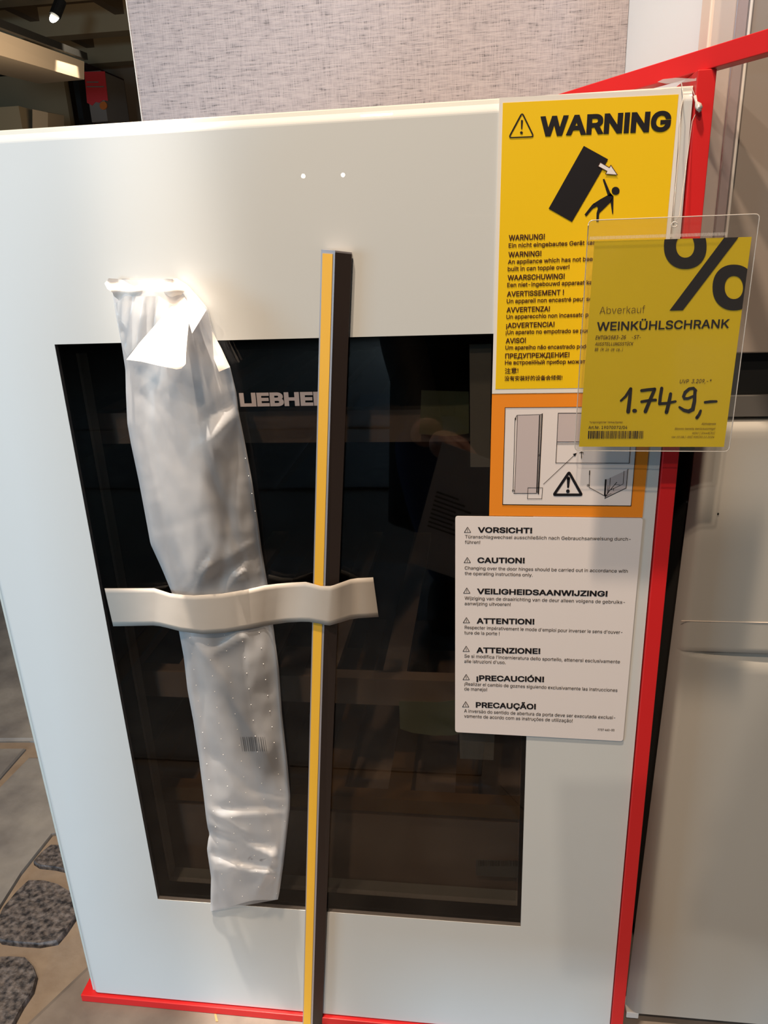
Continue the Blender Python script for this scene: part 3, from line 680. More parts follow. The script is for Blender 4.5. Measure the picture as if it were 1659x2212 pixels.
# ------------------------------------------------------------------ trim rail with yellow adhesive liner
tr = empty('trim_rail', at(660, 2260, -0.01), label='long dark trim rail with yellow adhesive strip leaning upright against the door', cat='rail')
TY = 2268
def lin(x0, y0, x1, y1, y): return x0 + (x1 - x0) * (y - y0) / (y1 - y0)
E = {'l': (693.7, 660.0), 'yl': (697.0, 661.8), 'yr': (719.0, 676.5), 'rs': (724.0, 680.5), 'r': (759.5, 703.0)}
def ex(k, y): a, b = E[k]; return lin(a, 545, b, 2212, y)
D_ = {'l': -0.0095, 'rs': -0.0125, 'r': -0.0035}
top = 545
def sect(y, yo={'l': -2, 'rs': 0, 'r': 4}):
    return [at(ex('l', y), y + yo['l'], D_['l']), at(ex('rs', y), y + yo['rs'], D_['rs']), at(ex('r', y), y + yo['r'], D_['r'])]
a, b = sect(top), sect(TY, {'l': 0, 'rs': 0, 'r': 0})
a = [a[0], a[1], a[2], Vector((a[2].x, -0.0012, a[2].z)), Vector((a[0].x + 0.002, -0.0012, a[0].z))]
b = [b[0], b[1], b[2], Vector((b[2].x, -0.0012, b[2].z)), Vector((b[0].x + 0.002, -0.0012, b[0].z))]
for q in b: q.z = FZ + 0.0002
pf = [(0, 1, 6, 5), (1, 2, 7, 6), (2, 3, 8, 7), (3, 4, 9, 8), (4, 0, 5, 9), (4, 3, 2, 1, 0), (5, 6, 7, 8, 9)]
fixn(mesh('profile', a + b, pf, M['bronze'], tr))
n_ = Vector((0, -0.0005, 0))
def band(name, k0, k1, mat, y0=top, off=0.0004):
    A, B = sect(y0), sect(TY, {'l': 0, 'rs': 0, 'r': 0})
    def pt(sec, k, y):
        f = (ex(k, y) - ex('l', y)) / (ex('rs', y) - ex('l', y)); return sec[0].lerp(sec[1], f) + Vector((0, -off, 0))
    q = [pt(A, k0, y0), pt(A, k1, y0), pt(B, k1, TY), pt(B, k0, TY)]
    for v_ in q[2:]: v_.z = FZ + 0.0004
    return slab(name, q, (0, off * 0.9, 0), mat, tr)
band('silver_face', 'l', 'rs', M['silver'], off=0.0002)
band('adhesive_strip', 'yl', 'yr', M['yel_adh'], y0=549, off=0.0006)
capb = [Vector(q) + Vector((0, 0, 0.0012)) for q in a]
fixn(mesh('end_cap', a + capb, [(0, 1, 6, 5), (1, 2, 7, 6), (2, 3, 8, 7), (3, 4, 9, 8), (4, 0, 5, 9), (5, 6, 7, 8, 9), (4, 3, 2, 1, 0)], M['silver'], tr))

# ------------------------------------------------------------------ plastic bag
def interp(tab, y):
    if y <= tab[0][0]: return tab[0][1]
    for (a0, b0), (a1, b1) in zip(tab, tab[1:]):
        if y <= a1: return b0 + (b1 - b0) * (y - a0) / (a1 - a0)
    return tab[-1][1]
Lft = [(606, 243), (632, 243), (680, 250), (740, 262), (800, 271), (850, 272), (915, 275), (960, 283), (1040, 300), (1120, 315), (1175, 325), (1225, 348), (1280, 371), (1350, 384), (1420, 397), (1490, 405), (1560, 418), (1640, 430), (1720, 440), (1765, 445), (1790, 449), (1801, 453), (1812, 450), (1835, 447), (1895, 456), (1930, 455), (1971, 455)]
Rgt = [(603, 372), (620, 402), (640, 422), (668, 447), (715, 459), (745, 470), (792, 497), (850, 511), (885, 515), (960, 530), (1040, 545), (1130, 558), (1185, 565), (1262, 578), (1350, 590), (1440, 602), (1540, 609), (1650, 621), (1720, 627), (1748, 626), (1800, 620), (1870, 612), (1945, 604), (1971, 600)]
Thk = [(600, 0.014), (680, 0.018), (800, 0.020), (1000, 0.024), (1150, 0.024), (1240, 0.020), (1275, 0.0145), (1310, 0.0135), (1360, 0.0150), (1450, 0.019), (1650, 0.019), (1800, 0.016), (1900, 0.010), (1971, 0.003)]
Lean = [(600, 0.010), (800, 0.006), (1000, 0.003), (1300, 0.0), (1971, 0.0)]
def ridge(px, py, x0, y0, x1, y1, w, h):
    dx, dy = x1 - x0, y1 - y0; L2 = dx * dx + dy * dy; t = ((px - x0) * dx + (py - y0) * dy) / L2
    e = 1.0
    if t < 0: e = math.exp(-(t * math.sqrt(L2) / 30) ** 2); 
    if t > 1: e = math.exp(-((t - 1) * math.sqrt(L2) / 30) ** 2)
    d = ((px - x0) * dy - (py - y0) * dx) / math.sqrt(L2)
    return h * e * math.exp(-abs(d / w) ** 1.4)
RD = [(450, 1800, 560, 1822, 12, -0.004), (455, 1782, 590, 1850, 10, 0.004), (460, 1850, 560, 1870, 12, -0.004), (462, 1858, 600, 1895, 9, 0.0035), (500, 1745, 630, 1748, 10, -0.0035),
      (505, 1760, 625, 1752, 9, 0.003), (455, 1752, 520, 1790, 10, 0.003), (590, 1850, 560, 1930, 12, 0.003), (470, 1880, 540, 1890, 14, 0.003), (560, 1710, 630, 1722, 8, -0.002),
      (430, 1500, 470, 1690, 22, -0.003), (480, 1480, 570, 1620, 20, 0.003), (470, 1450, 560, 1700, 16, -0.002), (470, 1640, 600, 1760, 20, -0.0025),
      (415, 1380, 470, 1450, 14, 0.003), (520, 1375, 480, 1400, 12, 0.003), (400, 1275, 440, 1210, 10, -0.004), (425, 1275, 450, 1220, 9, 0.004), (490, 1275, 520, 1235, 10, 0.004), (470, 1250, 560, 1190, 20, -0.003),
      (440, 1230, 540, 1180, 14, 0.003), (515, 890, 440, 960, 16, 0.005), (515, 862, 450, 900, 14, -0.005), (500, 1000, 480, 1250, 16, -0.003), (460, 960, 420, 1120, 26, 0.004), (445, 1000, 520, 1200, 20, -0.004),
      (330, 850, 350, 1150, 30, 0.004), (530, 990, 560, 1250, 12, 0.002), (360, 800, 420, 900, 20, 0.003), (330, 1150, 420, 1120, 24, -0.003)]
YS = [604 + (1969 - 604) * j / 190 for j in range(191)]; NU = 46
def bagpt(px, py, u, front=True):
    th = interp(Thk, py); prof = max(0.0, 1 - abs(2 * u - 1) ** 2.4) ** 0.6
    d = 0.0012 + interp(Lean, py) + th * prof * 0.92
    pin = min(1.0, abs(py - 1312) / 70.0) * min(1, (u * (1 - u)) * 12)
    nz = (0.45 if py < 1240 else 0.8) * noise.noise(Vector((px * 0.018, py * 0.008, 3.1))) * 0.0035 + noise.noise(Vector((px * 0.05, py * 0.03, 9.2))) * 0.0006
    r = sum(ridge(px, py, *q) for q in RD) * (0.65 if py < 1220 else 1.0)
    d += (nz + r) * pin
    return -max(d, 0.0010)
V, F = [], []
for j, y in enumerate(YS):
    x0, x1 = interp(Lft, y), interp(Rgt, y); jag = noise.noise(Vector((y * 0.06, 1.7, 0))) * 1.6
    for i in range(NU):
        u = i / (NU - 1); px = x0 + (x1 - x0) * u + jag * (1 - abs(2 * u - 1))
        py = y + (6 * math.sin(math.pi * u) if j > 180 else 0) * (j - 180) / 10 * 0.0
        V.append(at(px, py - (26 * u if j == 190 else 26 * u * max(0, (j - 176) / 14)) + (0 if y > 700 else 0), bagpt(px, py, u)))
for j in range(190):
    for i in range(NU - 1):
        k = j * NU + i; F.append((k, k + NU, k + NU + 1, k + 1))
bg = empty('plastic_bag', at(450, 1965, -0.004), label='crumpled milky plastic bag hanging taped across the dark window', cat='bag')
nf = len(V)
# back sheet close to the glass
for j, y in enumerate(YS):
    for i in (0, NU - 1): pass
bk = []
for j, y in enumerate(YS):
    for i in range(NU):
        q = V[j * NU + i]
        u = i / (NU - 1); w_ = min(1, u * (1 - u) * 14)
        yb = q.y * (1 - w_) + (-0.0010) * w_
        bk.append(Vector((q.x, yb if i not in (0, NU - 1) else q.y, q.z)))
fixn(mesh('front_film', V, F, M['bag'], bg, smooth=True))
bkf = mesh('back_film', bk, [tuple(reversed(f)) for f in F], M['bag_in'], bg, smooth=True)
# shade on the bag's right side painted into the back film colour, soft edged
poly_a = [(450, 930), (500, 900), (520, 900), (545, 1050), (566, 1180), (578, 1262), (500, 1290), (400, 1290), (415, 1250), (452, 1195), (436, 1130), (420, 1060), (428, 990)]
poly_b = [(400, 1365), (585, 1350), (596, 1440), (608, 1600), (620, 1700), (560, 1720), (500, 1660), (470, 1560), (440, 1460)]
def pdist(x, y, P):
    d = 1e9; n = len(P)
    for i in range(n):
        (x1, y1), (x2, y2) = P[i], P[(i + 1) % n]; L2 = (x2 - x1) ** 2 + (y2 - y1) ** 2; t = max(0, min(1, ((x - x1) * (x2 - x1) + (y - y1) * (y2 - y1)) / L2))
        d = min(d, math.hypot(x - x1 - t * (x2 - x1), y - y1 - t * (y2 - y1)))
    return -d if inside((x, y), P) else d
at_ = bkf.data.attributes.new('bag_shade', 'FLOAT', 'POINT')
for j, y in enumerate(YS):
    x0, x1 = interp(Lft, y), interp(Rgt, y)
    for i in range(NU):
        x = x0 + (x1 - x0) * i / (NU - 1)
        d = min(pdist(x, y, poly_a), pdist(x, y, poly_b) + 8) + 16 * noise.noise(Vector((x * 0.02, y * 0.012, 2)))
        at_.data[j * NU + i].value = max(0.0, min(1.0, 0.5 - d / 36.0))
nt = M['bag_in'].node_tree; an = nt.nodes.new('ShaderNodeAttribute'); an.attribute_name = 'bag_shade'; cr = nt.nodes.new('ShaderNodeMix'); cr.data_type = 'RGBA'
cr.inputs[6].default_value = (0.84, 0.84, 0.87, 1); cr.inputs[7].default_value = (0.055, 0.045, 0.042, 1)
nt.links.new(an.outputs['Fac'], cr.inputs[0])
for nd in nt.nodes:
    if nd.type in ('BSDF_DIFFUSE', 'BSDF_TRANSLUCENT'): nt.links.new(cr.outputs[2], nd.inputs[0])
# sealed bottom hem
def sheet(name, outl, mat, parent, Yf, n=1, smooth=True, th=0.0004):
    "sheet with a depth function, fan-subdivided"
    bm = bmesh.new(); vs_ = [bm.verts.new((x, y, 0)) for x, y in outl]; f = bm.faces.new(vs_)
    bmesh.ops.triangulate(bm, faces=[f]); bmesh.ops.subdivide_edges(bm, edges=bm.edges[:], cuts=n, use_grid_fill=True)
    bm.verts.index_update(); P_ = [(v_.co.x, v_.co.y) for v_ in bm.verts]; FF = [tuple(v_.index for v_ in f_.verts) for f_ in bm.faces]; bm.free()
    return mesh(name, [at(x, y, Yf(x, y)) for x, y in P_], FF, mat, parent, smooth=smooth)
def uof(x, y): a0, b0 = interp(Lft, y), interp(Rgt, y); return min(1, max(0, (x - a0) / (b0 - a0)))
fd = lambda off, amp=0.0: (lambda x, y: bagpt(x, max(y, 604), uof(x, max(y, 604))) - off - amp * noise.noise(Vector((x * 0.03, y * 0.03, 5))))
# twisted open mouth of the bag, top left
sheet('torn_mouth', [(226, 612), (235, 601), (262, 603), (276, 612), (290, 619), (318, 606), (335, 603), (360, 602), (372, 603), (390, 612), (402, 625), (388, 642), (372, 660), (345, 640), (322, 625), (300, 640), (280, 650), (262, 652), (246, 640), (243, 632), (232, 624)],
      M['flap'], bg, lambda x, y: -0.022 - 0.0022 * math.sin(x * 0.09) - 0.0015 * math.cos(y * 0.15), 5)
sheet('folded_flap', [(273, 777), (300, 742), (330, 708), (362, 670), (388, 641), (397, 640), (403, 649), (406, 672), (408, 697), (405, 725), (402, 760), (401, 786), (392, 796), (381, 798), (340, 789), (305, 781)],
      M['flap'], bg, lambda x, y: -0.020 - 0.030 * max(0, min(1, (y - 640) / 150)) * max(0.25, min(1, (x - 262) / 70)), 6)
sheet('folded_flap', [(404, 625), (424, 646), (446, 669), (430, 696), (415, 720), (408, 697), (405, 660)], M['flap'], bg, lambda x, y: -0.018 - 0.018 * max(0, (y - 625) / 95), 4)
sheet('folded_flap', [(458, 715), (478, 752), (497, 793), (485, 798), (473, 803), (462, 775)], M['flap'], bg, fd(0.002), 3)
sheet('clear_gusset', [(250, 655), (270, 640), (300, 640), (345, 640), (372, 660), (345, 690), (310, 730), (275, 770), (266, 750), (256, 700)], M['bag_clear'], bg, lambda x, y: min(fd(0.003)(x, y), -0.018) - 0.003 * math.sin((x - 250) * 0.12 + y * 0.02), 6)
# embossed pips
V, F = [], []
def pip(px, py, r=0.00045):
    if not (interp(Lft, py) + 3 < px < interp(Rgt, py) - 2): return
    c_ = at(px, py, bagpt(px, py, uof(px, py)) - 0.0001); o = len(V)
    V.extend([c_ + Vector(d) * r for d in ((1, 0, 0), (0, 0, 1), (-1, 0, 0), (0, 0, -1), (0, -1, 0))]); F.extend([(o, o + 1, o + 4), (o + 1, o + 2, o + 4), (o + 2, o + 3, o + 4), (o + 3, o, o + 4)])
for c0_, x00 in enumerate((410, 448, 485, 522, 560, 598)):
    for k in range(17): pip(x00 + k * 4.6 + (c0_ % 2) * 2, 1378 + k * 34 + (c0_ % 2) * 17 - c0_ * 3)
for k in range(9): pip(530 + k * 7, 990 + k * 38)
mesh('embossed_pips', V, F, M['card_white'], bg, kind='stuff')
V, F = [], []
random.seed(3)
x = 519
while x < 571:
    w = random.choice((1.2, 2.0, 3.0)); o = len(V)
    for yy in (1592, 1608, 1623):
        t = (yy - 1592) * 0.14
        for q in (x + t, x + t + w): V.append(at(q, yy, bagpt(q, yy, uof(q, yy)) - 0.0005))
    F += [(o, o + 1, o + 3, o + 2), (o + 2, o + 3, o + 5, o + 4)]; x += w + random.choice((1.2, 2.0, 2.6))
M['faint_ink'] = thin_clear('faint_ink', (0.62, 0.62, 0.62), ior=1.01)[0]
mesh('printed_barcode', V, F, M['faint_ink'], bg)

# ------------------------------------------------------------------ tape across bag and rail
Tt = [(225.9, 1271, 0.0006), (333, 1270.7, 0.0006), (350, 1276, 0.0042), (367, 1281.5, 0.0105), (395, 1285, 0.0165), (418.8, 1286.2, 0.0182), (478.5, 1282.5, 0.0184), (530, 1274, 0.0155), (572, 1264.5, 0.0092), (600, 1261, 0.0048), (630, 1258.5, 0.003), (660, 1257, 0.0078), (674, 1260.5, 0.0112), (693, 1266, 0.0138), (713, 1266, 0.0146), (720, 1264.5, 0.0146), (738, 1258, 0.0100), (757, 1251.3, 0.0036), (772, 1249, 0.0008), (806, 1247.3, 0.0006)]
Tb = [(244.6, 1352.7), (331.3, 1351), (345, 1352.5), (361, 1356), (391, 1364), (438.7, 1369.8), (486.4, 1366.5), (535, 1358.5), (568, 1352.5), (592, 1348.6), (621.7, 1344.5), (650, 1343), (668, 1343.2), (688, 1346.5), (703, 1350), (712, 1351), (735, 1344.5), (756, 1338), (775, 1335.2), (817.8, 1332.6)]
V, F = [], []
NR = 8
for (x0, y0, d), (x1, y1) in zip(Tt, Tb):
    for r in range(NR + 1):
        u = r / NR; V.append(at(x0 + (x1 - x0) * u, y0 + (y1 - y0) * u, -d - (0.0008 if d > 0.002 else 0)))
for i in range(len(Tt) - 1):
    for r in range(NR): k = i * (NR + 1) + r; F.append((k, k + 1, k + NR + 2, k + NR + 1))
tp = mesh('paper_tape', V, F, M['tape'], None, smooth=True, label='wide white paper tape holding bag and rail to the door', cat='tape')
so_ = tp.modifiers.new('solid', 'SOLIDIFY'); so_.thickness = 0.00025; so_.offset = 0

# ------------------------------------------------------------------ red display frame
df_ = empty('display_frame', (0.0, 0.0, FZ), label='red edged display frame round the white wine cooler', cat='frame')
box('bottom_board', -0.0105, 0.5735, -0.0035, 0.54, FZ + 0.0002, -0.0002, M['red'], df_, bevel=0.0006)
box('side_post', 0.5738, 0.5853, -0.003, 0.54, FZ + 0.0002, 0.8877, M['red'], df_, bevel=0.0005)
p0 = Vector((0.57635, 0.00617, 0.888)); dd = Vector((0.49205, -0.87057, 0)).normalized(); nn = Vector((0.87057, 0.49205, 0))
A_ = p0 - dd * 0.50; B_ = p0 + dd * 0.16
bv = [A_, B_, B_ + nn * 0.0115, A_ + nn * 0.0115]; bv += [q + Vector((0, 0, 0.0125)) for q in bv]
fixn(mesh('top_bar', bv, BF, M['red'], df_, bevel=0.0005))

# ------------------------------------------------------------------ tall appliance and dishwasher at right
ta = empty('tall_refrigerator', (0.75, 0.25, FZ), label='tall white refrigerator with grey door behind the red bar at right', cat='refrigerator')
box('body', 0.6180, 1.20, 0.060, 0.62, 0.79, 2.0, M['cabinet_white'], ta)
zb_ = at(1620, 762, 0.03).z
box('grey_door', 0.6098, 1.20, 0.028, 0.055, zb_, 2.0, M['tall_front'], ta, bevel=0.001)
box('cream_edge', 0.5868, 0.6036, 0.034, 0.058, zb_, 2.0, M['cream'], ta, bevel=0.001)
box('rose_gasket', 0.6038, 0.6094, 0.0300, 0.0336, zb_, 2.0, M['rose'], ta)
box('film_corner', 0.6096, 0.6114, 0.0262, 0.0276, zb_, 2.0, M['card_white'], ta, bevel=0.0005)
mesh('protective_film', [(0.5872, 0.026, zb_), (0.6095, 0.0262, zb_), (0.6095, 0.0262, 2.0), (0.5872, 0.026, 2.0)], [(0, 1, 2, 3)], M['film'], ta)
dw = empty('dishwasher', (0.75, 0.2, FZ), label='grey built-in dishwasher front with crescent grip right of the red post', cat='dishwasher')
z1, z2, z3 = at(1620, 857, 0.03).z, at(1620, 905, 0.03).z, at(1500, 2200, 0.03).z
box('black_recess', 0.6115, 1.19, 0.040, 0.20, z1, zb_ - 0.0005, M['black'], dw)
box('control_strip', 0.6115, 1.19, 0.034, 0.20, z2 + 0.001, z1 - 0.0003, M['dkgrey'], dw)
# front panel: rounded rim, thin seam, crescent grip recess as real depth
zg = at(1560, 1409, 0.03).z; zg2 = at(1560, 1440, 0.03).z
def panel():
    xs = [0.6005 + (1.19 - 0.6005) * (i / 90) ** 1.0 for i in range(91)]; xs = sorted(set([0.5995, 0.6000, 0.601, 0.603, 0.606, 0.609, 0.6115, 0.614] + xs))
    xs = [x_ for x_ in xs if x_ >= 0.5995]
    zs = [z3 + (z2 - z3) * j / 120 for j in range(121)] + [zg - 0.0004, zg + 0.0004, zg - 0.002, zg - 0.004, zg - 0.006, zg - 0.008]; zs = sorted(set(zs))
    V, F = [], []
    for z_ in zs:
        for x_ in xs:
            sk = (0.608 - 0.6) * (z_ / 0.6) * 0.0
            dx_ = x_ - 0.5995; y_ = 0.030 + (0.010 * (1 - dx_ / 0.0125) ** 2 if dx_ < 0.0125 else 0)
            if z_ > z2 - 0.008: y_ += 0.012 * ((z_ - (z2 - 0.008)) / 0.008) ** 2
            t = (x_ - 0.6045) / 0.30
            if 0 < t < 1:
                hgt = (zg - zg2) * min(1, math.sin(min(1, t * 2.4) * math.pi / 2) ** 0.8 * 1.15)
                if 0 <= zg - z_ <= hgt and hgt > 0: s_ = (zg - z_) / hgt; y_ += 0.005 * math.sin(math.pi * s_ ** 0.75) * min(1, t * 10)
            V.append((x_ + 0.0113 * max(0, min(1, z_ / 0.6)) * max(0, 1 - dx_ / 0.1) * 1.0 - 0.003 * max(0, 1 - dx_ / 0.1), y_, z_))
    n = len(xs)
    for j in range(len(zs) - 1):
        for i in range(n - 1): k = j * n + i; F.append((k, k + 1, k + n + 1, k + n))
    return V, F
V, F = panel(); mesh('front_panel', V, F, M['brushed'], dw, smooth=True)
box('panel_core', 0.6040 + 0.010, 1.185, 0.046, 0.06, z3 + 0.0005, z2 - 0.0005, M['brushed_side'], dw)
box('body', 0.6125, 1.18, 0.0605, 0.55, 0.06, z2 - 0.02, M['dkgrey'], dw)
box('seam_line', 0.609, 1.185, 0.0294, 0.0299, at(1560, 1343, .03).z, at(1560, 1341.8, .03).z, M['cream'], dw)
box('corner_cap', 0.5965, 0.6095, 0.031, 0.05, z3 - 0.0095, z3 - 0.001, M['card_white'], dw, bevel=0.001)
box('leg', 0.600, 0.617, 0.045, 0.062, FZ, z3 - 0.0097, M['dkgrey'], dw); box('leg', 1.15, 1.167, 0.045, 0.062, FZ, z3 - 0.0002, M['dkgrey'], dw)
box('plinth', 0.6175, 1.19, 0.048, 0.059, FZ, z3 - 0.0003, M['black'], dw)
vs, fs = tube_vf([(0, 0, 0), (0, 0, 0)], 0.1)
for q in ((1551, 1110), (1484, 1084)):
    c_ = at(*q, 0.0298 if q[0] > 1500 else 0.033); mesh('screw_hole', [c_ + Vector((math.cos(t) * 0.0008, -0.0002, math.sin(t) * 0.0010)) for t in [k * math.pi / 4 for k in range(8)]], [tuple(range(8))], M['black'], dw)
# dark board edge between post and dishwasher
box('spacer_board', 0.5870, 0.5960, 0.050, 0.54, FZ, zb_ - 0.001, M['dark_gap'], None, label='brown black spacer board in the gap beside the red post', cat='board')

# ------------------------------------------------------------------ price tag
PY = -0.030
Z6 = lambda x, y: (1240 + x / 3.9594, 480 + y / 3.9594)
pt = empty('price_tag', at(1430, 700, PY), label='yellow Abverkauf price tag of 1.749,- in a clear hanging pouch', cat='price tag')
TL, TR_, BR_, BL_ = (1284.2, 521), (1623.9, 511.6), (1563.8, 965.4), (1250.6, 964.9)
slab('paper', [at(*q, PY) for q in (TL, TR_, BR_, BL_)], (0, 0.0003, 0), M['tag_yellow'], pt)
def rquad(c4, r=10, n=4):
    out = []
    for i in range(4):
        p, q, s = Vector(c4[i - 1]), Vector(c4[i]), Vector(c4[(i + 1) % 4]); A = q + (p - q).normalized() * r; B = q + (s - q).normalized() * r
        for t in range(n + 1): u = t / n; out.append(tuple(A * (1 - u) ** 2 + q * 2 * u * (1 - u) + B * u * u))
    return out
po4 = rquad([(1271.5, 476), (1641.5, 462), (1574.5, 975.5), (1241, 973.5)], 11)
for nm, yy in (('pouch_front', PY - 0.0012), ('pouch_back', PY + 0.0012)):
    mesh(nm, [at(x, y, yy) for x, y in po4], [tuple(range(len(po4)))], M['pouch'], pt)
rim = [at(x, y, PY) for x, y in po4]; vs, fs = tube_vf(rim + [rim[0]], 0.00032, 6); mesh('welded_rim', vs, fs, M['nylon'], pt, smooth=True)
V, F = [], []
for k in range(96):   # ribbed seam above the paper
    u = k / 95; x = 1275 + (1570 - 1275) * u; y = 515 - 9.5 * u; o = len(V)
    V += [at(x, y - 4, PY - 0.0016), at(x + 1.4, y - 4, PY - 0.0016), at(x + 0.4, y + 3, PY - 0.0016), at(x - 1, y + 3, PY - 0.0016)]; F.append((o, o + 1, o + 2, o + 3))
mesh('ribbed_seam', V, F, M['nylon'], pt)
Yt = PY - 0.0003
def clip(poly):
    "clip a pixel polygon to the paper outline"
    q4 = [TL, TR_, BR_, BL_]
    for i in range(4):
        a, b = Vector(q4[i]), Vector(q4[(i + 1) % 4]); out = []
        sd = lambda p: (b.x - a.x) * (p[1] - a.y) - (b.y - a.y) * (p[0] - a.x)
        for k in range(len(poly)):
            p, q = poly[k], poly[(k + 1) % len(poly)]; sp, sq = sd(p), sd(q)
            if sp >= 0: out.append(p)
            if (sp >= 0) != (sq >= 0): t = sp / (sp - sq); out.append((p[0] + (q[0] - p[0]) * t, p[1] + (q[1] - p[1]) * t))
        poly = out
        if not poly: return []
    return poly
pol = []
for (cx, cy) in ((951, 204), (1367, 558)):
    for k in range(48):
        a0, a1 = 2 * math.pi * k / 48, 2 * math.pi * (k + 1) / 48
        def q_(r1, r2, a): 
            return Z6(cx + r1 * math.copysign(abs(math.cos(a)) ** 0.92, math.cos(a)), cy + r2 * math.copysign(abs(math.sin(a)) ** 0.92, math.sin(a)))
        c4 = clip([q_(183, 196, a0), q_(183, 196, a1), q_(78, 99, a1), q_(78, 99, a0)])
        if len(c4) > 2: pol.append(c4)
pol.append(clip([Z6(1308, 100), Z6(1428, 100), Z6(930, 753), Z6(816, 756)]))
strokes('percent_sign', [], Yt, M['ink'], pt, polys=pol)
lettering('tag_title', [('WEINKÜHLSCHRANK', *Z6(193, 928), *Z6(1325, 904), 18.6)], Yt, M['ink'], pt, bold=0.016)
lettering('tag_subtitle', [('Abverkauf', *Z6(218, 784), *Z6(605, 775), 15.2)], Yt, M['brown_ink'], pt, bold=-0.012)
lettering('tag_detail', [('EWTGW1683-26  -ST-', *Z6(182, 1002), *Z6(570, 998), 8.2), ('AUSSTELLUNGSSTÜCK', *Z6(178, 1055), *Z6(508, 1053), 7.0), ('88 (H in cm ca.)', *Z6(176, 1102), *Z6(415, 1102), 7.0)], Yt, M['brown_ink'], pt, fnt='mono', shear=0.22, bold=0.004)
lettering('tag_small_print', [('*ursprünglicher Verkaufspreis', *Z6(132, 1718), *Z6(415, 1718), 4.2), ('Abholpreis', *Z6(1088, 1733), *Z6(1213, 1733), 4.8), ('Skonto bereits berücksichtigt!', *Z6(860, 1775), *Z6(1208, 1775), 4.6),
    ('KSV/ | |0448|31|', *Z6(1010, 1812), *Z6(1205, 1812), 4.2), ('Ver 22.08.|-00|| 90E|30.12.2024', *Z6(835, 1845), *Z6(1198, 1845), 4.2)], Yt, M['brown_ink'], pt, shear=0.25, bold=0.0)
lettering('article_number', [('Art.Nr. 19070072/04', *Z6(122, 1767), *Z6(455, 1767), 6.4)], Yt, M['ink'], pt, bold=0.008)
lettering('reference_price', [('UVP  3.209,-*', *Z6(903, 1378), *Z6(1175, 1375), 8.4)], Yt, M['brown_ink'], pt, shear=0.15, bold=0.004)
V, F = [], []
random.seed(11); x = 118.0
while x < 586:
    w = random.choice((4, 7, 7, 11)); sk = lambda X, Yy: (X + (1850 - Yy) * 0.05, Yy); o = len(V)
    V += [at(*Z6(*sk(x, 1785)), Yt), at(*Z6(*sk(x + w, 1785)), Yt), at(*Z6(*sk(x + w, 1850)), Yt), at(*Z6(*sk(x, 1850)), Yt)]; F.append((o, o + 1, o + 2, o + 3)); x += w + random.choice((4, 5, 7))
mesh('barcode', V, F, M['ink'], pt)
Zs = lambda L: [Z6(*q) for q in L]
strokes('handwritten_price', [
    (Zs([(400, 1527), (440, 1490), (485, 1425)]), [4.5, 5.5, 7]), (Zs([(485, 1425), (475, 1520), (463, 1620)]), [6.5, 8, 8.5]),
    (Zs([(578, 1440), (635, 1432), (690, 1427)]), 6.5), (Zs([(690, 1427), (650, 1520), (610, 1618)]), [7, 7.5, 8]), (Zs([(578, 1535), (640, 1524), (698, 1520)]), 6),
    (Zs([(750, 1420), (738, 1490), (732, 1552)]), 7), (Zs([(732, 1552), (800, 1548), (868, 1532)]), [6.5, 6, 5]), (Zs([(826, 1468), (810, 1550), (790, 1625)]), [7, 8, 8]),
    (Zs([(1040, 1440), (1020, 1420), (985, 1425), (950, 1455), (936, 1490), (945, 1508), (975, 1508), (1018, 1488)]), [7, 6.5, 6.5, 7, 6.5, 6, 6, 5]),
    (Zs([(1034, 1450), (1030, 1530), (1015, 1600), (980, 1618), (940, 1608), (902, 1582)]), [7, 8, 8.5, 8, 7, 5]),
    (Zs([(1083, 1612), (1070, 1645), (1050, 1672)]), [5.5, 6.5, 7]), (Zs([(1120, 1540), (1170, 1534), (1218, 1532)]), [5.5, 6, 5])], Yt, M['ink'], pt, polys=[circ(*Z6(518, 1612), 5.2, 4.2)])
# nylon thread with knot and crimp
th_ = empty('hanging_thread', at(1475, 190, -0.01), label='clear nylon thread over the door top holding the price tag', cat='thread')
K = at(1455, 486, PY + 0.0)
tube('thread', [at(1473, 182, 0.004), at(1472, 180, -0.0015), at(1476, 210, -0.005), at(1470, 240, -0.008), at(1466, 330, -0.018), at(1456, 440, -0.027), K], 0.00028, M['nylon'], th_, 6)
tube('thread', [K, at(1468, 465, -0.027), at(1471, 440, -0.024), at(1482, 360, -0.012), at(1495, 262, -0.004), at(1508, 235, -0.002), at(1500, 205, -0.002), at(1493, 186, -0.001)], 0.00022, M['nylon'], th_, 6)
ring = [K + Vector((math.cos(t) * 0.0018, -0.0022, math.sin(t) * 0.0016 + 0.0002)) for t in [k * math.pi / 6 for k in range(13)]]
tube('eyelet', ring, 0.0004, M['nylon'], th_, 6)
tube('crimp', [at(1501, 207, -0.003), at(1504, 220, -0.004), at(1508, 228, -0.005), at(1512, 236, -0.006)], [0.0010, 0.0008, 0.0022, 0.0019], M['nylon'], th_, 8)
tube('crimp', [at(1507, 229, -0.006), at(1513, 241, -0.006)], [0.0016, 0.0011], M['nylon'], th_, 8)
sheet('tape_tab', [(1420, 177), (1432, 171), (1460, 168), (1500, 170), (1508, 166), (1507, 174), (1480, 178), (1440, 181)], M['bag_clear'], th_, lambda x, y: -0.0004, 2)

# ------------------------------------------------------------------ pale chip on the floor, debris
slab('wood_chip', [atz(463, 2190, FZ + 0.0012), atz(467, 2190, FZ + 0.0012), atz(471, 2206, FZ + 0.0012), atz(466, 2206, FZ + 0.0012)], (0, 0, -0.001), M['amber'], None, label='tiny pale wood chip on the floor before the red board', cat='chip')

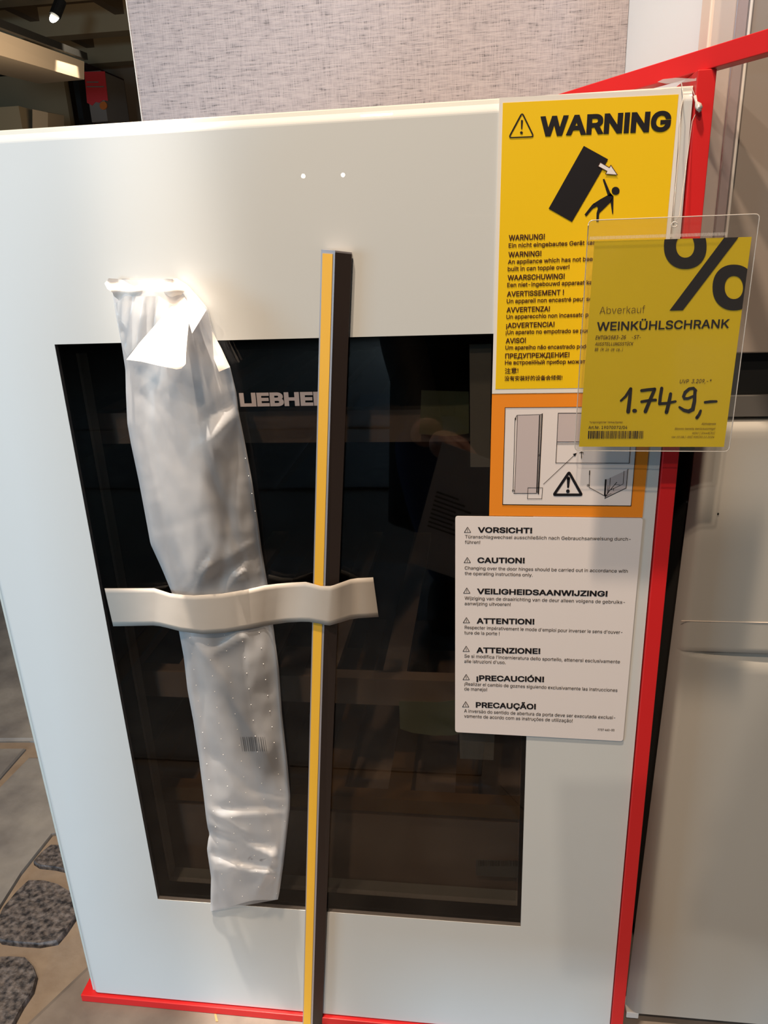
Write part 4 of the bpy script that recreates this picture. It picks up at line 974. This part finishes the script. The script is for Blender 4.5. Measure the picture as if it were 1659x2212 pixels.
# ------------------------------------------------------------------ the photographer (seen as a reflection in the dark window)
M['skin'] = pbr('skin', (0.52, 0.27, 0.20), 0.55)
M['jacket'] = pbr('black_jacket', (0.010, 0.010, 0.012), 0.8)
M['jeans'] = pbr('blue_jeans', (0.035, 0.07, 0.20), 0.85, var=(60, 0.3, (0.025, 0.05, 0.15)))
M['hair'] = pbr('dark_hair', (0.03, 0.02, 0.015), 0.7)
M['shoe'] = pbr('dark_shoe', (0.03, 0.03, 0.032), 0.6)
M['paper'] = pbr('white_paper', (0.80, 0.78, 0.80), 0.6)
def skinned(verts, edges, mats=None, sub=2):
    me = bpy.data.meshes.new('s'); me.from_pydata([v[:3] for v in verts], edges, []); o = bpy.data.objects.new('s', me); COL.objects.link(o)
    md = o.modifiers.new('s', 'SKIN'); md.use_smooth_shade = True
    for i, v in enumerate(verts):
        sv = me.skin_vertices[0].data[i]; r = v[3]; sv.radius = r if isinstance(r, tuple) else (r, r); sv.use_root = (i == 0)
    su = o.modifiers.new('u', 'SUBSURF'); su.levels = sub; su.render_levels = sub
    dg = bpy.context.evaluated_depsgraph_get(); out = bpy.data.meshes.new_from_object(o.evaluated_get(dg)); bpy.data.objects.remove(o)
    V = [v.co.copy() for v in out.vertices]; F = [tuple(p.vertices) for p in out.polygons]; bpy.data.meshes.remove(out); return V, F
pe = empty('person', (0.50, -1.0, FZ), label='crouching person in black jacket and blue jeans holding a white sheet', cat='person')
z0 = FZ
bodyv = [(0.52, -1.16, 0.33, (0.15, 0.12)), (0.52, -1.14, 0.48, (0.14, 0.11)), (0.53, -1.08, 0.66, (0.155, 0.11)), (0.53, -1.02, 0.82, (0.15, 0.09)), (0.53, -0.985, 0.93, 0.052), (0.525, -0.955, 1.00, 0.05),
         (0.36, -1.01, 0.82, 0.062), (0.28, -0.88, 0.64, 0.048), (0.335, -0.70, 0.505, 0.036), (0.352, -0.625, 0.485, 0.029),
         (0.71, -1.01, 0.82, 0.062), (0.76, -0.86, 0.66, 0.048), (0.66, -0.70, 0.72, 0.036), (0.60, -0.645, 0.755, 0.029),
         (0.43, -1.13, 0.31, 0.09), (0.33, -0.76, 0.44, 0.068), (0.36, -0.97, 0.12, 0.048), (0.36, -1.0, z0 + 0.065, 0.040),
         (0.62, -1.13, 0.31, 0.09), (0.72, -0.78, 0.45, 0.068), (0.68, -0.98, 0.12, 0.048), (0.68, -1.0, z0 + 0.065, 0.040)]
bode = [(0, 1), (1, 2), (2, 3), (3, 4), (4, 5), (3, 6), (6, 7), (7, 8), (8, 9), (3, 10), (10, 11), (11, 12), (12, 13), (0, 14), (14, 15), (15, 16), (16, 17), (0, 18), (18, 19), (19, 20), (20, 21)]
V, F = skinned(bodyv, bode)
bo = mesh('body', V, F, [M['jacket'], M['jeans'], M['skin']], pe, smooth=True)
off_ = Vector(pe.location)
for p in bo.data.polygons:
    c_ = p.center + off_
    hand = (c_ - Vector((0.352, -0.625, 0.485))).length < 0.032 or (c_ - Vector((0.60, -0.645, 0.755))).length < 0.032
    p.material_index = 2 if (hand or (c_.z > 0.95)) else (1 if (c_.z < 0.40 or (c_.z < 0.56 and c_.y > -0.90 and not (c_.x < 0.36 and c_.z > 0.50) and c_.y < -0.66 and abs(c_.x - 0.52) > 0.12 and c_.z < 0.50)) else 0)
NA, NZ = 36, 10
V, F = [], []
for j in range(NZ + 1):
    u = j / NZ; z_ = 0.17 + 0.72 * u; rx_ = 0.30 - 0.03 * u - 0.17 * max(0, (u - 0.75) / 0.25) ** 2; ry_ = 0.165 - 0.02 * u - 0.07 * max(0, (u - 0.8) / 0.2) ** 2
    for i in range(NA):
        a = math.pi * (0.5 + 0.17) + (2 * math.pi - 0.34 * math.pi) * i / (NA - 1)
        w_ = 1 + 0.04 * math.sin(a * 9) * (1 - u)
        V.append((0.53 + rx_ * w_ * math.cos(a), -1.09 + 0.05 * u + ry_ * w_ * math.sin(a) , z_))
for j in range(NZ):
    for i in range(NA - 1): k = j * NA + i; F.append((k, k + 1, k + NA + 1, k + NA))
co = mesh('coat', V, F, M['jacket'], pe, smooth=True); sm_ = co.modifiers.new('solid', 'SOLIDIFY'); sm_.thickness = 0.006  # coat added to widen the body and block the window light behind it
# head with face
def ell(c_, r, n=20, m_=14, fn=None):
    V, F = [], []
    for j in range(m_ + 1):
        for i in range(n):
            a, b = 2 * math.pi * i / n, math.pi * j / m_ - math.pi / 2
            d = Vector((math.cos(b) * math.sin(a), math.cos(b) * math.cos(a), math.sin(b))); q = Vector((d.x * r[0], d.y * r[1], d.z * r[2]))
            if fn: q = fn(d, q)
            V.append(Vector(c_) + q)
    for j in range(m_):
        for i in range(n): F.append((j * n + i, j * n + (i + 1) % n, (j + 1) * n + (i + 1) % n, (j + 1) * n + i))
    return V, F
def face(d, q):
    if d.y > 0:
        q.y += 0.022 * math.exp(-(d.x / 0.16) ** 2 - ((d.z + 0.12) / 0.20) ** 2)
        q.y -= 0.008 * (math.exp(-((d.x - 0.42) / 0.18) ** 2 - ((d.z - 0.05) / 0.12) ** 2) + math.exp(-((d.x + 0.42) / 0.18) ** 2 - ((d.z - 0.05) / 0.12) ** 2))
        q.y += 0.005 * math.exp(-(d.x / 0.3) ** 2 - ((d.z + 0.5) / 0.07) ** 2)
    if d.z < -0.2: q.x *= 1 - 0.28 * (-d.z - 0.2)
    return q
HC = (0.525, -0.925, 1.085)
V, F = ell(HC, (0.076, 0.095, 0.115), 32, 28, face); fixn(mesh('head', V, F, M['skin'], pe, smooth=True))
V, F = ell((HC[0], HC[1] - 0.014, HC[2] + 0.014), (0.083, 0.096, 0.112), 24, 18, lambda d, q: q * (1 if (d.z > 0.42 or d.y < 0.05) and d.z > -0.45 else 0.86)); fixn(mesh('hair', V, F, M['hair'], pe, smooth=True))
for sx in (-1, 1):
    V, F = ell((HC[0] + sx * 0.030, HC[1] + 0.084, HC[2] + 0.008), (0.013, 0.008, 0.009), 12, 8); fixn(mesh('eye', V, F, M['card_white'], pe, smooth=True))
    V, F = ell((HC[0] + sx * 0.078, HC[1] - 0.004, HC[2] - 0.005), (0.010, 0.018, 0.030), 12, 8); fixn(mesh('ear', V, F, M['skin'], pe, smooth=True))
def hand(wrist, fwd, side, mats, curl=0.5, thumb=1):
    "palm with four bent fingers and a thumb; fwd = along the fingers, side = towards the thumb"
    w = Vector(wrist); f = Vector(fwd).normalized(); sd = Vector(side); sd = (sd - f * sd.dot(f)).normalized(); up = f.cross(sd) * thumb
    vs_ = [(*w, 0.024)]; es_ = []
    def add(p, r, parent): vs_.append((*p, r)); es_.append((parent, len(vs_) - 1)); return len(vs_) - 1
    pc = add(w + f * 0.045, (0.036, 0.016) if False else 0.027, 0); pe_ = add(w + f * 0.075, 0.022, pc)
    V_, F_ = skinned(vs_, es_)
    for k, (o_s, ln) in enumerate(((0.030, 0.068), (0.010, 0.076), (-0.010, 0.072), (-0.029, 0.056))):
        b0 = w + f * 0.068 + sd * o_s; b = [(*(w + f * 0.035 + sd * o_s * 0.8), 0.013), (*b0, 0.0105)]; p = b0; d = f.copy(); ee = [(0, 1)]
        for t in range(3):
            d = (d * math.cos(curl) - up * math.sin(curl)).normalized(); p = p + d * ln * (0.45, 0.32, 0.23)[t]; b.append((*p, 0.0095 - 0.0009 * t)); ee.append((t + 1, t + 2))
        v_, f_ = skinned(b, ee); o = len(V_); V_ += v_; F_ += [tuple(o + i for i in q) for q in f_]
    t0 = w + f * 0.02 + sd * 0.018; t1 = t0 + sd * 0.026 + f * 0.02 - up * 0.008; t2 = t1 + f * 0.03 + sd * 0.006 - up * 0.014; t3 = t2 + f * 0.022 - up * 0.010
    v_, f_ = skinned([(*t0, 0.015), (*t1, 0.0125), (*t2, 0.011), (*t3, 0.009)], [(0, 1), (1, 2), (2, 3)]); o = len(V_); V_ += v_; F_ += [tuple(o + i for i in q) for q in f_]
    return V_, F_
V, F = hand((0.352, -0.625, 0.485), (0.85, 0.26, -0.30), (-0.3, 0.6, 0.6), None, 0.55, 1); mesh('hand', V, F, M['skin'], pe, smooth=True)
V, F = hand((0.60, -0.645, 0.755), (-0.85, 0.1, 0.35), (0, 0.3, 0.9), None, 0.55, 1); mesh('hand', V, F, M['skin'], pe, smooth=True)
for sx in (0.36, 0.68):
    V, F = skinned([(sx, -1.02, z0 + 0.042, 0.040), (sx, -0.93, z0 + 0.042, 0.044), (sx, -0.82, z0 + 0.034, 0.036)], [(0, 1), (1, 2)]); mesh('shoe', V, F, M['shoe'], pe, smooth=True)
# sheet in the left hand
q4 = [at(955, 955, 0.52), at(1078, 1000, 0.52), at(1020, 1262, 0.56), at(884, 1216, 0.56)]
q4 = [Vector((p.x, -p.y, p.z)) for p in q4]
sh = slab('printed_sheet', q4, (0, -0.0006, 0), M['paper'], None, label='white printed sheet held in the crouching person\'s hand', cat='paper')
def onsheet(u, v): return q4[0].lerp(q4[1], u).lerp(q4[3].lerp(q4[2], u), v) + Vector((0, 0.0004, 0))
V, F = [], []
for v0, v1, u0, u1 in [(0.36 + 0.035 * k, 0.375 + 0.035 * k, 0.12, 0.5 + 0.12 * (k % 3)) for k in range(9)]:
    o = len(V); V += [onsheet(u0, v0), onsheet(u1, v0), onsheet(u1, v1), onsheet(u0, v1)]; F.append((o, o + 1, o + 2, o + 3))
mesh('text_rows', V, F, M['dkgrey'], sh)
# phone held just behind the lens
ph = empty('smartphone', tuple(CAM - RZ * 0.010), label='dark smartphone held up to photograph the wine cooler', cat='phone')
c_ = CAM - RZ * 0.008 - RX * (-0.0) + RY * 0.055
bv = [c_ + RX * a * 0.037 + RY * b * 0.077 - RZ * d * 0.008 for d in (0, 1) for a, b in ((-1, -1), (1, -1), (1, 1), (-1, 1))]
fixn(mesh('case', bv, BF, M['black'], ph, bevel=0.002))
